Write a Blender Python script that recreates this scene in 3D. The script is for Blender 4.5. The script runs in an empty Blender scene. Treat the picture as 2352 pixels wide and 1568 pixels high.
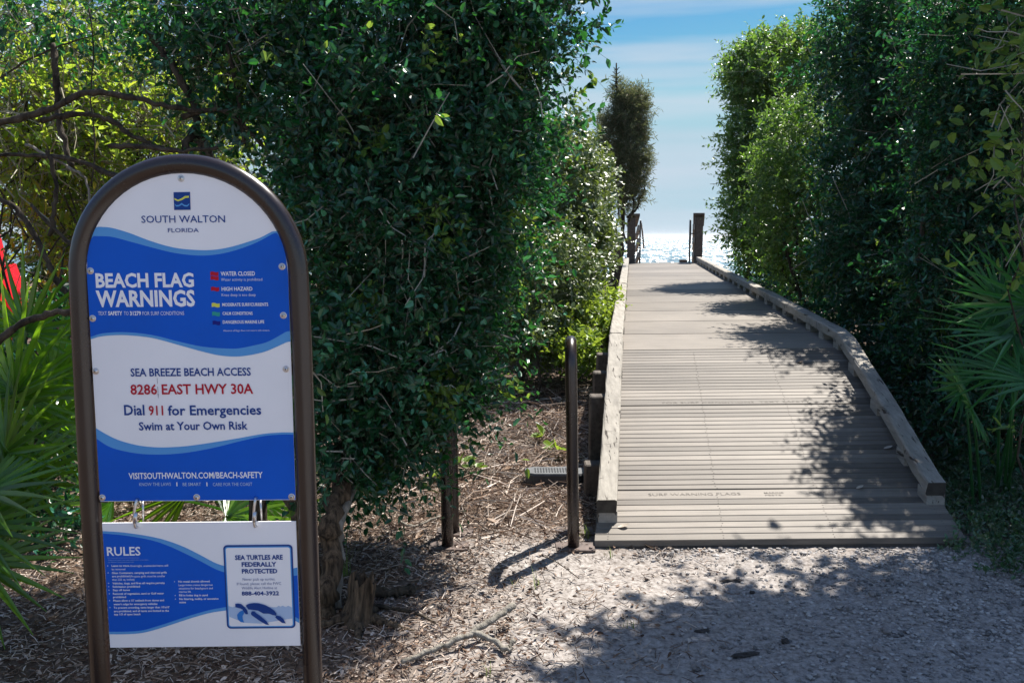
import bpy, math, random
import numpy as np
from mathutils import Vector, Matrix

# ---------------------------------------------------------------- scene, camera, sky, sun
SC = bpy.context.scene
COL = SC.collection
R = math.radians
PITCH, CAM_H, FPX = R(7.0), 1.6, 1983.0          # focal length in pixels of a 2352 px wide picture
cam = bpy.data.cameras.new("camera")
cam.sensor_width = 36.0
cam.lens = 36.0 * FPX / 2352.0
cam.clip_start, cam.clip_end = 0.05, 30000.0
cam_o = bpy.data.objects.new("camera", cam)
COL.objects.link(cam_o)
cam_o.location = (0, 0, CAM_H)
cam_o.rotation_euler = (R(90) - PITCH, 0, 0)
SC.camera = cam_o

SUN_EL, SUN_AZ = R(58), R(36)                     # azimuth clockwise from +Y (ahead of the camera)
SUN_DIR = Vector((math.sin(SUN_AZ) * math.cos(SUN_EL), math.cos(SUN_AZ) * math.cos(SUN_EL), math.sin(SUN_EL)))
sun = bpy.data.lights.new("sun", 'SUN')
sun.energy, sun.angle, sun.color = 5.0, R(0.5), (1.0, 0.94, 0.86)
sun_o = bpy.data.objects.new("sun", sun)
COL.objects.link(sun_o)
sun_o.rotation_euler = SUN_DIR.to_track_quat('Z', 'Y').to_euler()

W = bpy.data.worlds.new("World")
SC.world = W
W.use_nodes = True
wn, wl = W.node_tree.nodes, W.node_tree.links
wn.clear()
def wnode(t, **k):
    n = wn.new(t)
    for a, v in k.items():
        setattr(n, a, v)
    return n
sky = wnode('ShaderNodeTexSky', sky_type='NISHITA', sun_disc=False, sun_elevation=SUN_EL, sun_rotation=SUN_AZ,
            altitude=0.0, air_density=1.0, dust_density=0.15, ozone_density=3.0)
hsv = wnode('ShaderNodeHueSaturation')
hsv.inputs['Saturation'].default_value = 1.4
tn = wnode('ShaderNodeMix', data_type='RGBA', blend_type='MULTIPLY')
tn.inputs[0].default_value = 1.0
tn.inputs[7].default_value = (0.88, 0.80, 1.0, 1)
tc = wnode('ShaderNodeTexCoord')
mp = wnode('ShaderNodeMapping')
mp.inputs['Scale'].default_value = (1.2, 1.2, 15.0)
mp.inputs['Location'].default_value = (0.3, 0.1, 0.35)
nz = wnode('ShaderNodeTexNoise')
nz.inputs['Scale'].default_value = 1.5
nz.inputs['Detail'].default_value = 5.0
nz.inputs['Roughness'].default_value = 0.5
cr = wnode('ShaderNodeValToRGB')
cr.color_ramp.elements[0].position, cr.color_ramp.elements[0].color = 0.38, (0, 0, 0, 1)
cr.color_ramp.elements[1].position, cr.color_ramp.elements[1].color = 0.62, (0.75, 0.75, 0.75, 1)
mx = wnode('ShaderNodeMix', data_type='RGBA')
mx.inputs[7].default_value = (3.7, 4.3, 5.0, 1)
dk = wnode('ShaderNodeMix', data_type='RGBA', blend_type='DARKEN')   # caps sky colour, dimming the overbright band along the horizon
dk.inputs[0].default_value = 1.0
dk.inputs[7].default_value = (2.8, 4.0, 4.7, 1)
bg = wnode('ShaderNodeBackground')
bg.inputs['Strength'].default_value = 0.073
wo = wnode('ShaderNodeOutputWorld')
wl.new(sky.outputs[0], hsv.inputs['Color'])
wl.new(hsv.outputs[0], tn.inputs[6]); wl.new(tn.outputs[2], dk.inputs[6]); wl.new(dk.outputs[2], mx.inputs[6])
wl.new(tc.outputs['Generated'], mp.inputs[0]); wl.new(mp.outputs[0], nz.inputs[0])
wl.new(nz.outputs[0], cr.inputs[0]); wl.new(cr.outputs[0], mx.inputs[0])
wl.new(mx.outputs[2], bg.inputs[0]); wl.new(bg.outputs[0], wo.inputs[0])

SC.view_settings.view_transform = 'Standard'
SC.view_settings.look = 'None'
SC.view_settings.exposure = 1.15
SC.view_settings.gamma = 1.0
SC.view_settings.use_curve_mapping = False
SC.render.engine = 'CYCLES'
SC.cycles.max_bounces = 6
SC.cycles.diffuse_bounces = 3
SC.cycles.glossy_bounces = 3
SC.cycles.transmission_bounces = 4
SC.cycles.transparent_max_bounces = 6
SC.cycles.sample_clamp_indirect = 6.0
SC.cycles.use_denoising = True

# ---------------------------------------------------------------- helpers
CP, SP = math.cos(PITCH), math.sin(PITCH)
def at(px, py, D):
    """The point at distance D straight ahead (world Y) that the photograph's pixel (of 2352 x 1568) shows."""
    a, b = (px - 1176) / FPX, (py - 784) / FPX
    t = D / (CP - b * SP)
    return np.array((a * t, D, CAM_H - t * (SP + b * CP)))
def on_ground(px, py, z=0.0):
    a, b = (px - 1176) / FPX, (py - 784) / FPX
    t = (CAM_H - z) / (SP + b * CP)
    return np.array((a * t, t * (CP - b * SP), z))
def sstep(a, b, x):
    t = np.clip((x - a) / (b - a), 0, 1)
    return t * t * (3 - 2 * t)
def ground_h(x, y):
    x, y = np.asarray(x, float), np.asarray(y, float)
    h = 0.52 * sstep(4.9, 15, y) - 9.0 * sstep(19, 75, y)
    h = h + 0.10 * sstep(1.2, 3.5, -x) * sstep(3.0, 4.5, y) * (1 - sstep(15, 25, y))
    n = 0.018 * np.sin(x * 2.1 + 0.7 * y) * np.cos(1.7 * y - 0.6 * x) + 0.010 * np.sin(5.3 * x + 1.3) * np.sin(4.7 * y)
    return h + n * (1 - 0.8 * sstep(4.15, 4.25, y) * sstep(0.3, 0.4, x) * (1 - sstep(4.6, 4.8, y)))

ORG = {}
def tag(o, label=None, cat=None, group=None, kind=None):
    for k, v in (('label', label), ('category', cat), ('group', group), ('kind', kind)):
        if v:
            o[k] = v
    return o
def thing(name, loc, label, cat, group=None, matrix=None):
    o = bpy.data.objects.new(name, None)
    o.empty_display_size = 0.1
    COL.objects.link(o)
    if matrix is not None:
        o.matrix_world = matrix
    else:
        o.location = loc
    ORG[o.name] = np.zeros(3) if matrix is not None else np.array(loc, float)
    return tag(o, label, cat, group)
def link(name, me, parent=None):
    o = bpy.data.objects.new(name, me)
    COL.objects.link(o)
    if parent is not None:
        o.parent = parent
        ORG[o.name] = ORG[parent.name]
    return o
def np_mesh(name, V, F, mats, parent=None, smooth=False, mi=None, origin=None):
    """One mesh object of V (n,3) and F (m,k) with world coordinates moved to the parent's origin."""
    V = np.asarray(V, float)
    off = ORG[parent.name] if parent is not None else (np.zeros(3) if origin is None else np.asarray(origin, float))
    V = V - off
    me = bpy.data.meshes.new(name)
    F = np.asarray(F, np.int32)
    k = F.shape[1]
    me.vertices.add(len(V)); me.vertices.foreach_set('co', V.astype(np.float32).ravel())
    me.loops.add(F.size); me.loops.foreach_set('vertex_index', F.ravel())
    me.polygons.add(len(F)); me.polygons.foreach_set('loop_start', np.arange(0, F.size, k, dtype=np.int32))
    for m in (mats if isinstance(mats, (list, tuple)) else [mats]):
        me.materials.append(m)
    if mi is not None:
        me.polygons.foreach_set('material_index', np.asarray(mi, np.int32))
    me.update(calc_edges=True)
    me.polygons.foreach_set('use_smooth', np.full(len(F), smooth, bool))
    o = link(name, me, parent)
    if parent is None:
        o.location = off
        ORG[o.name] = off
    return o
class MB:
    """Collects shapes and links them as ONE mesh object."""
    def __init__(s):
        s.v, s.f, s.m = [], [], []
    def add(s, v, f, m=0):
        b = len(s.v)
        s.v.extend([tuple(map(float, p)) for p in v])
        s.f.extend([tuple(b + i for i in q) for q in f])
        s.m.extend([m] * len(f))
    def box(s, c, d, rot=None, m=0, bev=0.0):
        x, y, z = d[0] / 2, d[1] / 2, d[2] / 2
        if bev <= 0:
            v = [Vector((i * x, j * y, k * z)) for i in (-1, 1) for j in (-1, 1) for k in (-1, 1)]
            f = [(0, 1, 3, 2), (4, 6, 7, 5), (0, 4, 5, 1), (2, 3, 7, 6), (0, 2, 6, 4), (1, 5, 7, 3)]
        else:
            b = bev
            v, f = [], []
            ring = [(-x + b, -y), (x - b, -y), (x, -y + b), (x, y - b), (x - b, y), (-x + b, y), (-x, y - b), (-x, -y + b)]
            for zz, sc in ((-z, 1), (-z + b, 0), (z - b, 0), (z, 1)):
                for px, py in ring:
                    qx = px - math.copysign(b, px) * sc * (abs(px) > x - 1e-9) if sc else px
                    qy = py - math.copysign(b, py) * sc * (abs(py) > y - 1e-9) if sc else py
                    v.append(Vector((qx, qy, zz)))
            for l in range(3):
                for i in range(8):
                    j = (i + 1) % 8
                    f.append((l * 8 + i, l * 8 + j, l * 8 + 8 + j, l * 8 + 8 + i))
            f.append(tuple(range(7, -1, -1)))
            f.append(tuple(range(24, 32)))
        M = rot if rot is not None else Matrix.Identity(3)
        s.add([M @ p + Vector(c) for p in v], f, m)
    def tube(s, pts, r, n=10, cap=True, m=0, squash=1.0):
        pts = [Vector(p) for p in pts]
        rs = r if isinstance(r, (list, tuple)) else [r] * len(pts)
        T = [(pts[min(i + 1, len(pts) - 1)] - pts[max(i - 1, 0)]).normalized() for i in range(len(pts))]
        a = T[0].orthogonal().normalized()
        v, f = [], []
        for i, p in enumerate(pts):
            a = (a - T[i] * a.dot(T[i])).normalized()
            b = T[i].cross(a)
            for k in range(n):
                t = 2 * math.pi * k / n
                v.append(p + (a * math.cos(t) + b * math.sin(t) * squash) * rs[i])
        for i in range(len(pts) - 1):
            for k in range(n):
                j = (k + 1) % n
                f.append((i * n + k, i * n + j, (i + 1) * n + j, (i + 1) * n + k))
        if cap:
            f.append(tuple(range(n - 1, -1, -1)))
            f.append(tuple((len(pts) - 1) * n + k for k in range(n)))
        s.add(v, f, m)
    def lathe(s, prof, c=(0, 0, 0), axis=(0, 0, 1), n=16, m=0):
        ax = Vector(axis).normalized()
        a = ax.orthogonal().normalized(); b = ax.cross(a)
        v, f = [], []
        for r, h in prof:
            for k in range(n):
                t = 2 * math.pi * k / n
                v.append(Vector(c) + ax * h + (a * math.cos(t) + b * math.sin(t)) * r)
        for i in range(len(prof) - 1):
            for k in range(n):
                j = (k + 1) % n
                f.append((i * n + k, i * n + j, (i + 1) * n + j, (i + 1) * n + k))
        f.append(tuple(range(n - 1, -1, -1)))
        f.append(tuple((len(prof) - 1) * n + k for k in range(n)))
        s.add(v, f, m)
    def prism(s, poly, y0, y1, m=0):
        """A flat polygon of (x, z) points given thickness along y."""
        n = len(poly)
        v = [(p[0], y0, p[1]) for p in poly] + [(p[0], y1, p[1]) for p in poly]
        f = [tuple(range(n)), tuple(range(2 * n - 1, n - 1, -1))]
        f += [(i, n + i, n + (i + 1) % n, (i + 1) % n) for i in range(n)]
        s.add(v, f, m)
    def build(s, name, mats, parent=None, smooth=False, origin=None):
        off = ORG[parent.name] if parent is not None else (np.zeros(3) if origin is None else np.asarray(origin, float))
        me = bpy.data.meshes.new(name)
        me.from_pydata([tuple(np.array(p) - off) for p in s.v], [], s.f)
        for m in (mats if isinstance(mats, (list, tuple)) else [mats]):
            me.materials.append(m)
        me.polygons.foreach_set('material_index', s.m)
        me.polygons.foreach_set('use_smooth', [smooth] * len(s.f))
        me.update()
        o = link(name, me, parent)
        if parent is None:
            o.location = off
            ORG[o.name] = off
        return o
def curve_pts(ctrl, n=8):
    """Catmull-Rom through the control points."""
    P = [np.array(p, float) for p in ctrl]
    P = [2 * P[0] - P[1]] + P + [2 * P[-1] - P[-2]]
    out = []
    for i in range(1, len(P) - 2):
        for k in range(n):
            t = k / n
            out.append(0.5 * (2 * P[i] + (P[i + 1] - P[i - 1]) * t + (2 * P[i - 1] - 5 * P[i] + 4 * P[i + 1] - P[i + 2]) * t * t
                              + (3 * P[i] - P[i - 1] - 3 * P[i + 1] + P[i + 2]) * t ** 3))
    out.append(P[-2])
    return out

# ---------------------------------------------------------------- materials
class NT:
    def __init__(s, name):
        s.m = bpy.data.materials.new(name)
        s.m.use_nodes = True
        s.t = s.m.node_tree
        s.n, s.l = s.t.nodes, s.t.links
        s.b = s.n['Principled BSDF']
        s.out = s.n['Material Output']
    def node(s, t, **k):
        x = s.n.new(t)
        for a, v in k.items():
            if a == 'inp':
                for i, w in v.items():
                    if isinstance(w, bpy.types.NodeSocket):
                        s.l.new(w, x.inputs[i])
                    else:
                        x.inputs[i].default_value = w
            else:
                setattr(x, a, v)
        return x
    def coord(s, scale=(1, 1, 1), kind='Object'):
        t = s.node('ShaderNodeTexCoord')
        return s.node('ShaderNodeMapping', inp={0: t.outputs[kind], 'Scale': scale}).outputs[0]
    def noise(s, vec, scale, detail=4, rough=0.55):
        return s.node('ShaderNodeTexNoise', inp={'Vector': vec, 'Scale': scale, 'Detail': detail, 'Roughness': rough}).outputs[0]
    def ramp(s, fac, stops):
        r = s.node('ShaderNodeValToRGB', inp={0: fac})
        e = r.color_ramp.elements
        while len(e) < len(stops):
            e.new(0.5)
        for x, (p, c) in zip(e, stops):
            x.position = p
            x.color = (*c, 1) if len(c) == 3 else c
        return r.outputs[0]
    def mix(s, f, a, b, mode='MIX'):
        x = s.node('ShaderNodeMix', data_type='RGBA', blend_type=mode, inp={0: f})
        for i, w in ((6, a), (7, b)):
            if isinstance(w, bpy.types.NodeSocket):
                s.l.new(w, x.inputs[i])
            else:
                x.inputs[i].default_value = (*w, 1)
        return x.outputs[2]
    def bump(s, h, strength=0.3, dist=0.01):
        b = s.node('ShaderNodeBump', inp={'Height': h, 'Strength': strength, 'Distance': dist})
        s.l.new(b.outputs[0], s.b.inputs['Normal'])
    def set(s, **k):
        for a, v in k.items():
            i = s.b.inputs[a.replace('_', ' ')]
            if isinstance(v, bpy.types.NodeSocket):
                s.l.new(v, i)
            else:
                i.default_value = (*v, 1) if isinstance(v, tuple) and len(v) == 3 else v
        return s.m
def g3(v):
    return (v, v, v)
def plain(name, col, rough=0.5, metal=0.0, var=0.12, scale=12.0, bump=0.0, spec=0.5):
    t = NT(name)
    v = t.noise(t.coord(), scale)
    c0 = tuple(c * (1 - var) for c in col); c1 = tuple(min(1, c * (1 + var)) for c in col)
    if bump:
        t.bump(t.noise(t.coord(), scale * 6), bump, 0.004)
    return t.set(Base_Color=t.ramp(v, [(0.3, c0), (0.7, c1)]), Roughness=rough, Metallic=metal, Specular_IOR_Level=spec)
def leaf_mat(name, cols, trans, tw=0.35, rough=0.4, spec=0.5, clump=3.0):
    """Leaves: a colour of its own for every leaf, clumps of slightly different greens, and light through the blade."""
    t = NT(name)
    g = t.node('ShaderNodeNewGeometry')
    n = len(cols)
    base = t.ramp(g.outputs['Random Per Island'], [((i + 0.5) / n, c) for i, c in enumerate(cols)])
    cl = t.ramp(t.noise(t.coord(), clump, 2), [(0.35, g3(0.75)), (0.65, g3(1.2))])
    base = t.mix(1.0, base, cl, 'MULTIPLY')
    t.set(Base_Color=base, Roughness=rough, Specular_IOR_Level=spec)
    tr = t.node('ShaderNodeBsdfTranslucent')
    tcol = t.mix(0.6, base, trans)
    t.l.new(tcol, tr.inputs[0])
    ms = t.node('ShaderNodeMixShader', inp={0: tw})
    t.l.new(t.b.outputs[0], ms.inputs[1]); t.l.new(tr.outputs[0], ms.inputs[2])
    t.l.new(ms.outputs[0], t.out.inputs[0])
    return t.m
def bark_mat(name, c0, c1, scale=(30, 30, 6), rough=0.85):
    t = NT(name)
    v = t.noise(t.coord(scale), 1.0, 6, 0.65)
    t.bump(v, 1.0, 0.02)
    return t.set(Base_Color=t.ramp(v, [(0.36, c0), (0.64, c1)]), Roughness=rough, Specular_IOR_Level=0.25)

M = {}
# leaves
M['holly'] = leaf_mat('holly_leaf', [(0.002, 0.022, 0.010), (0.003, 0.045, 0.019), (0.012, 0.080, 0.024), (0.005, 0.060, 0.034), (0.002, 0.028, 0.013), (0.070, 0.240, 0.140)], (0.07, 0.36, 0.03), 0.28, 0.30, 0.6)  # palest leaf tone paints the flecks of reflected sky
M['holly_fresh'] = leaf_mat('holly_fresh_leaf', [(0.10, 0.20, 0.03), (0.14, 0.26, 0.04), (0.07, 0.15, 0.03)], (0.35, 0.50, 0.05), 0.45, 0.4)
M['thicket'] = leaf_mat('thicket_leaf', [(0.06, 0.16, 0.02), (0.13, 0.25, 0.03), (0.04, 0.12, 0.02), (0.42, 0.33, 0.04), (0.09, 0.20, 0.03), (0.07, 0.17, 0.03)], (0.62, 0.82, 0.06), 0.55, 0.40)
M['coastal'] = leaf_mat('coastal_shrub_leaf', [(0.05, 0.10, 0.02), (0.09, 0.14, 0.03), (0.14, 0.18, 0.05), (0.06, 0.12, 0.03)], (0.34, 0.46, 0.05), 0.25, 0.38, 1.0)
M['bright'] = leaf_mat('bright_shrub_leaf', [(0.12, 0.22, 0.02), (0.17, 0.28, 0.03), (0.09, 0.17, 0.02)], (0.42, 0.55, 0.05), 0.45, 0.42)
M['far_leaf'] = leaf_mat('far_tree_leaf', [(0.02, 0.08, 0.02), (0.04, 0.11, 0.025), (0.09, 0.14, 0.03)], (0.30, 0.55, 0.06), 0.35, 0.4)
M['cedar'] = leaf_mat('cedar_needle', [(0.06, 0.10, 0.045), (0.10, 0.13, 0.06), (0.17, 0.14, 0.08)], (0.28, 0.32, 0.12), 0.35, 0.55)
M['myrtle'] = leaf_mat('myrtle_leaf', [(0.015, 0.065, 0.015), (0.030, 0.095, 0.018), (0.15, 0.25, 0.03), (0.020, 0.075, 0.020), (0.040, 0.11, 0.03), (0.26, 0.32, 0.10)], (0.30, 0.58, 0.04), 0.42, 0.36, 0.9)  # bright tones paint sunlit leaves and flecks over a dark base
M['shade'] = leaf_mat('dark_hedge_leaf', [(0.002, 0.022, 0.013), (0.003, 0.040, 0.022), (0.010, 0.065, 0.026), (0.002, 0.026, 0.015), (0.050, 0.190, 0.130)], (0.06, 0.32, 0.04), 0.26, 0.32, 0.5)  # pale last tone paints sky flecks among the dark leaves
M['vine'] = leaf_mat('vine_leaf', [(0.05, 0.13, 0.03), (0.08, 0.17, 0.03), (0.15, 0.22, 0.03)], (0.22, 0.40, 0.04), 0.4, 0.4)
M['cover'] = leaf_mat('groundcover_leaf', [(0.03, 0.09, 0.03), (0.05, 0.13, 0.05), (0.13, 0.12, 0.07), (0.04, 0.11, 0.06)], (0.10, 0.28, 0.04), 0.3, 0.32, 0.8)
M['palm'] = leaf_mat('palmetto_blade', [(0.025, 0.11, 0.010), (0.10, 0.23, 0.012), (0.010, 0.055, 0.010), (0.05, 0.15, 0.015)], (0.42, 0.80, 0.02), 0.44, 0.28, 0.8)
M['palm_shade'] = leaf_mat('palmetto_shade_blade', [(0.02, 0.12, 0.03), (0.04, 0.16, 0.04), (0.03, 0.10, 0.05)], (0.10, 0.40, 0.04), 0.35, 0.36)  # shaded copy of the palmetto blade, its shade put into the colour
M['grass'] = leaf_mat('grass_blade', [(0.10, 0.17, 0.04), (0.16, 0.21, 0.06)], (0.3, 0.42, 0.08), 0.4, 0.5)
M['dead_leaf'] = leaf_mat('fallen_leaf', [(0.20, 0.11, 0.06), (0.30, 0.19, 0.11), (0.14, 0.08, 0.05)], (0.3, 0.16, 0.07), 0.2, 0.6)
M['pale_leaf'] = leaf_mat('pale_fallen_leaf', [(0.45, 0.38, 0.30), (0.5, 0.44, 0.36)], (0.4, 0.32, 0.2), 0.15, 0.5)
# wood, bark, metal
M['bark'] = bark_mat('dark_bark', (0.018, 0.014, 0.010), (0.085, 0.068, 0.048), (22, 22, 9))
M['bark_mid'] = bark_mat('brown_bark', (0.020, 0.015, 0.010), (0.16, 0.115, 0.075), (55, 55, 7))
M['bark_pale'] = bark_mat('pale_bark', (0.14, 0.125, 0.10), (0.30, 0.28, 0.24))
M['twig'] = plain('grey_twig', (0.28, 0.27, 0.22), 0.7, var=0.4, scale=9)
M['leaf_stalk'] = plain('dark_leaf_stalk', (0.045, 0.050, 0.028), 0.8, var=0.4, scale=9, spec=0.2)
M['pale_twig'] = plain('pale_bare_twig', (0.26, 0.23, 0.16), 0.6, var=0.4, scale=9)
M['twig_brown'] = plain('brown_twig', (0.15, 0.10, 0.07), 0.75, var=0.4, scale=9)
def brown_metal(name, c0, c1):
    t = NT(name)
    v = t.noise(t.coord(), 4.0, 5, 0.6)
    f = t.noise(t.coord(), 220.0, 2)
    t.bump(f, 0.06, 0.001)
    return t.set(Base_Color=t.ramp(v, [(0.35, c0), (0.65, c1)]), Roughness=t.ramp(v, [(0.3, g3(0.22)), (0.7, g3(0.34))]), Specular_IOR_Level=0.7)
M['frame'] = brown_metal('brown_painted_steel', (0.016, 0.0095, 0.008), (0.024, 0.014, 0.011))
M['rack'] = brown_metal('brown_rack_steel', (0.016, 0.010, 0.008), (0.026, 0.015, 0.012))
M['steel'] = plain('bright_steel', (0.62, 0.62, 0.63), 0.28, 1.0, 0.08)
M['white'] = plain('white_sign_print', (0.88, 0.89, 0.92), 0.36, var=0.045, scale=3, spec=0.25)
M['blue'] = plain('blue_sign_print', (0.002, 0.105, 0.60), 0.36, var=0.09, scale=3, spec=0.2)
M['light_blue'] = plain('light_blue_sign_print', (0.10, 0.34, 0.72), 0.32, var=0.03, scale=3, spec=0.2)
M['navy'] = plain('navy_sign_print', (0.010, 0.055, 0.26), 0.35, var=0.03, spec=0.2)
M['red'] = plain('red_sign_print', (0.48, 0.008, 0.03), 0.35, var=0.03, spec=0.2)
M['yellow'] = plain('yellow_sign_print', (0.72, 0.72, 0.10), 0.35, var=0.03, spec=0.2)
M['green'] = plain('green_sign_print', (0.03, 0.34, 0.30), 0.35, var=0.03, spec=0.2)
M['indigo'] = plain('indigo_sign_print', (0.008, 0.012, 0.22), 0.35, var=0.03, spec=0.2)
M['mid_blue'] = plain('mid_blue_sign_print', (0.03, 0.20, 0.60), 0.35, var=0.03, spec=0.2)
M['pale_blue'] = plain('pale_blue_sign_print', (0.42, 0.56, 0.78), 0.35, var=0.03, spec=0.2)
def deck_mat():
    t = NT('weathered_decking')
    g = t.node('ShaderNodeNewGeometry')
    gr = t.noise(t.coord((3.0, 70.0, 40.0)), 1.0, 6, 0.65)
    bl = t.noise(t.coord(), 1.6, 4, 0.6)
    sp = t.noise(t.coord((40, 90, 40)), 1.0, 3, 0.7)
    c = t.ramp(g.outputs['Random Per Island'], [(0.0, (0.092, 0.079, 0.064)), (0.5, (0.142, 0.124, 0.103)), (1.0, (0.205, 0.181, 0.152))])
    c = t.mix(1.0, c, t.ramp(gr, [(0.30, g3(0.72)), (0.70, g3(1.18))]), 'MULTIPLY')
    c = t.mix(1.0, c, t.ramp(bl, [(0.32, g3(0.84)), (0.68, g3(1.12))]), 'MULTIPLY')
    c = t.mix(t.ramp(sp, [(0.70, g3(0)), (0.78, g3(0.6))]), c, (0.05, 0.042, 0.036))
    t.bump(t.mix(0.5, gr, sp), 0.35, 0.003)
    return t.set(Base_Color=c, Roughness=0.62, Specular_IOR_Level=0.35)
M['deck'] = deck_mat()
def timber_mat(name, c0, c1, crack=(0.05, 0.042, 0.035)):
    t = NT(name)
    gr = t.noise(t.coord((26.0, 3.0, 26.0)), 1.0, 7, 0.68)
    ck = t.noise(t.coord((55.0, 2.2, 20.0)), 1.0, 3, 0.6)
    cx = t.noise(t.coord((8.0, 42.0, 8.0)), 1.0, 3, 0.6)
    c = t.ramp(gr, [(0.30, c0), (0.68, c1)])
    f = t.ramp(ck, [(0.345, g3(1)), (0.375, g3(0))])
    c = t.mix(f, c, crack)
    c = t.mix(t.ramp(cx, [(0.30, g3(0.75)), (0.34, g3(0))]), c, crack)
    t.bump(t.mix(0.5, gr, ck), 0.6, 0.006)
    return t.set(Base_Color=c, Roughness=0.8, Specular_IOR_Level=0.25)
M['timber'] = timber_mat('weathered_kerb_timber', (0.20, 0.185, 0.16), (0.36, 0.335, 0.29))
M['post'] = timber_mat('dark_post_timber', (0.05, 0.042, 0.036), (0.13, 0.112, 0.095))
M['end_wood'] = plain('dark_end_grain', (0.045, 0.04, 0.032), 0.85, var=0.4, scale=25, bump=0.3)
M['stamp'] = plain('faint_stamped_print', (0.105, 0.092, 0.078), 0.8)
M['stain'] = plain('grey_drip_stain', (0.16, 0.14, 0.17), 0.7)
M['under'] = plain('under_deck_timber', (0.07, 0.06, 0.05), 0.9, var=0.3)
M['plastic'] = plain('black_plastic', (0.018, 0.02, 0.024), 0.45, var=0.2)
M['plastic_lid'] = plain('dusty_grey_plastic', (0.09, 0.095, 0.10), 0.55, var=0.25, scale=20)
M['plate'] = plain('rusty_base_plate', (0.09, 0.065, 0.055), 0.6, var=0.5, scale=18, bump=0.3)
M['bark_chunk'] = plain('charred_bark', (0.040, 0.034, 0.030), 0.9, var=0.5, scale=30, bump=0.6)
M['stone'] = plain('grey_brown_stone', (0.22, 0.20, 0.19), 0.85, var=0.3, scale=30, bump=0.4)
M['car_red'] = plain('red_car_paint', (0.62, 0.008, 0.02), 0.25, var=0.03)
M['car_glass'] = plain('dark_car_glass', (0.02, 0.025, 0.03), 0.08, var=0.1)
M['tyre'] = plain('black_rubber', (0.02, 0.02, 0.02), 0.8)
def ground_mat():
    t = NT('sandy_ground')
    co = t.coord()
    n1 = t.noise(co, 1.3, 5, 0.6)
    n2 = t.noise(co, 38.0, 6, 0.7)
    n3 = t.noise(co, 120.0, 3, 0.7)
    sand = t.ramp(n2, [(0.32, (0.10, 0.082, 0.070)), (0.46, (0.245, 0.222, 0.203)), (0.66, (0.40, 0.372, 0.348))])
    humus = t.ramp(n2, [(0.3, (0.045, 0.030, 0.022)), (0.55, (0.12, 0.085, 0.062)), (0.75, (0.28, 0.225, 0.18))])
    sep = t.node('ShaderNodeSeparateXYZ', inp={0: co})
    # litter lies to the left of the boardwalk and behind the racks; open sand in front of it
    fx = t.node('ShaderNodeMapRange', inp={0: sep.outputs[0], 1: 0.10, 2: -0.75})
    fy = t.node('ShaderNodeMapRange', inp={0: sep.outputs[1], 1: 4.15, 2: 4.75})
    mxx = t.node('ShaderNodeMath', operation='MAXIMUM', inp={0: fx.outputs[0], 1: fy.outputs[0]})
    ad = t.node('ShaderNodeMath', operation='MULTIPLY_ADD', inp={0: n1, 1: 1.2, 2: -0.6})
    sm = t.node('ShaderNodeMath', operation='ADD', use_clamp=True, inp={0: mxx.outputs[0], 1: ad.outputs[0]})
    c = t.mix(sm.outputs[0], sand, humus)
    c = t.mix(t.ramp(n3, [(0.60, g3(0)), (0.70, g3(0.7))]), c, (0.07, 0.055, 0.05))
    t.bump(t.mix(0.5, n2, n3), 0.7, 0.010)
    return t.set(Base_Color=c, Roughness=0.95, Specular_IOR_Level=0.15)
M['ground'] = ground_mat()
M['mulch'] = leaf_mat('mulch_sticks', [(0.12, 0.072, 0.046), (0.22, 0.150, 0.108), (0.36, 0.285, 0.225), (0.58, 0.51, 0.45), (0.07, 0.040, 0.028)], (0.2, 0.15, 0.1), 0.0, 0.75, 0.2)
M['pebble'] = leaf_mat('mixed_pebbles', [(0.13, 0.125, 0.12), (0.26, 0.245, 0.235), (0.42, 0.40, 0.38), (0.22, 0.20, 0.18), (0.36, 0.34, 0.32)], (0.2, 0.2, 0.2), 0.0, 0.8, 0.3)
def sea_mat():
    """Choppy water: the facets of the waves turn their normals every which way, so some mirror the sun."""
    t = NT('sea_water')
    nz_ = t.node('ShaderNodeTexNoise', inp={'Vector': t.coord((0.55, 0.045, 1.0)), 'Scale': 1.0, 'Detail': 3.0, 'Roughness': 0.7})
    k = t.node('ShaderNodeVectorMath', operation='SUBTRACT', inp={0: nz_.outputs[1], 1: (0.5, 0.5, 0.5)})
    k = t.node('ShaderNodeVectorMath', operation='MULTIPLY', inp={0: k.outputs[0], 1: (4.2, 4.2, 0.0)})
    k = t.node('ShaderNodeVectorMath', operation='ADD', inp={0: k.outputs[0], 1: (0.05, -0.28, 1.0)})
    k = t.node('ShaderNodeVectorMath', operation='NORMALIZE', inp={0: k.outputs[0]})
    t.l.new(k.outputs[0], t.b.inputs['Normal'])
    b = t.noise(t.coord((0.35, 1.0, 1.0)), 0.02, 3, 0.5)
    t.set(Base_Color=t.ramp(b, [(0.35, (0.08, 0.15, 0.18)), (0.65, (0.11, 0.20, 0.22))]), Roughness=0.22, Specular_IOR_Level=1.0)
    return t.m
M['sea'] = sea_mat()

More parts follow.
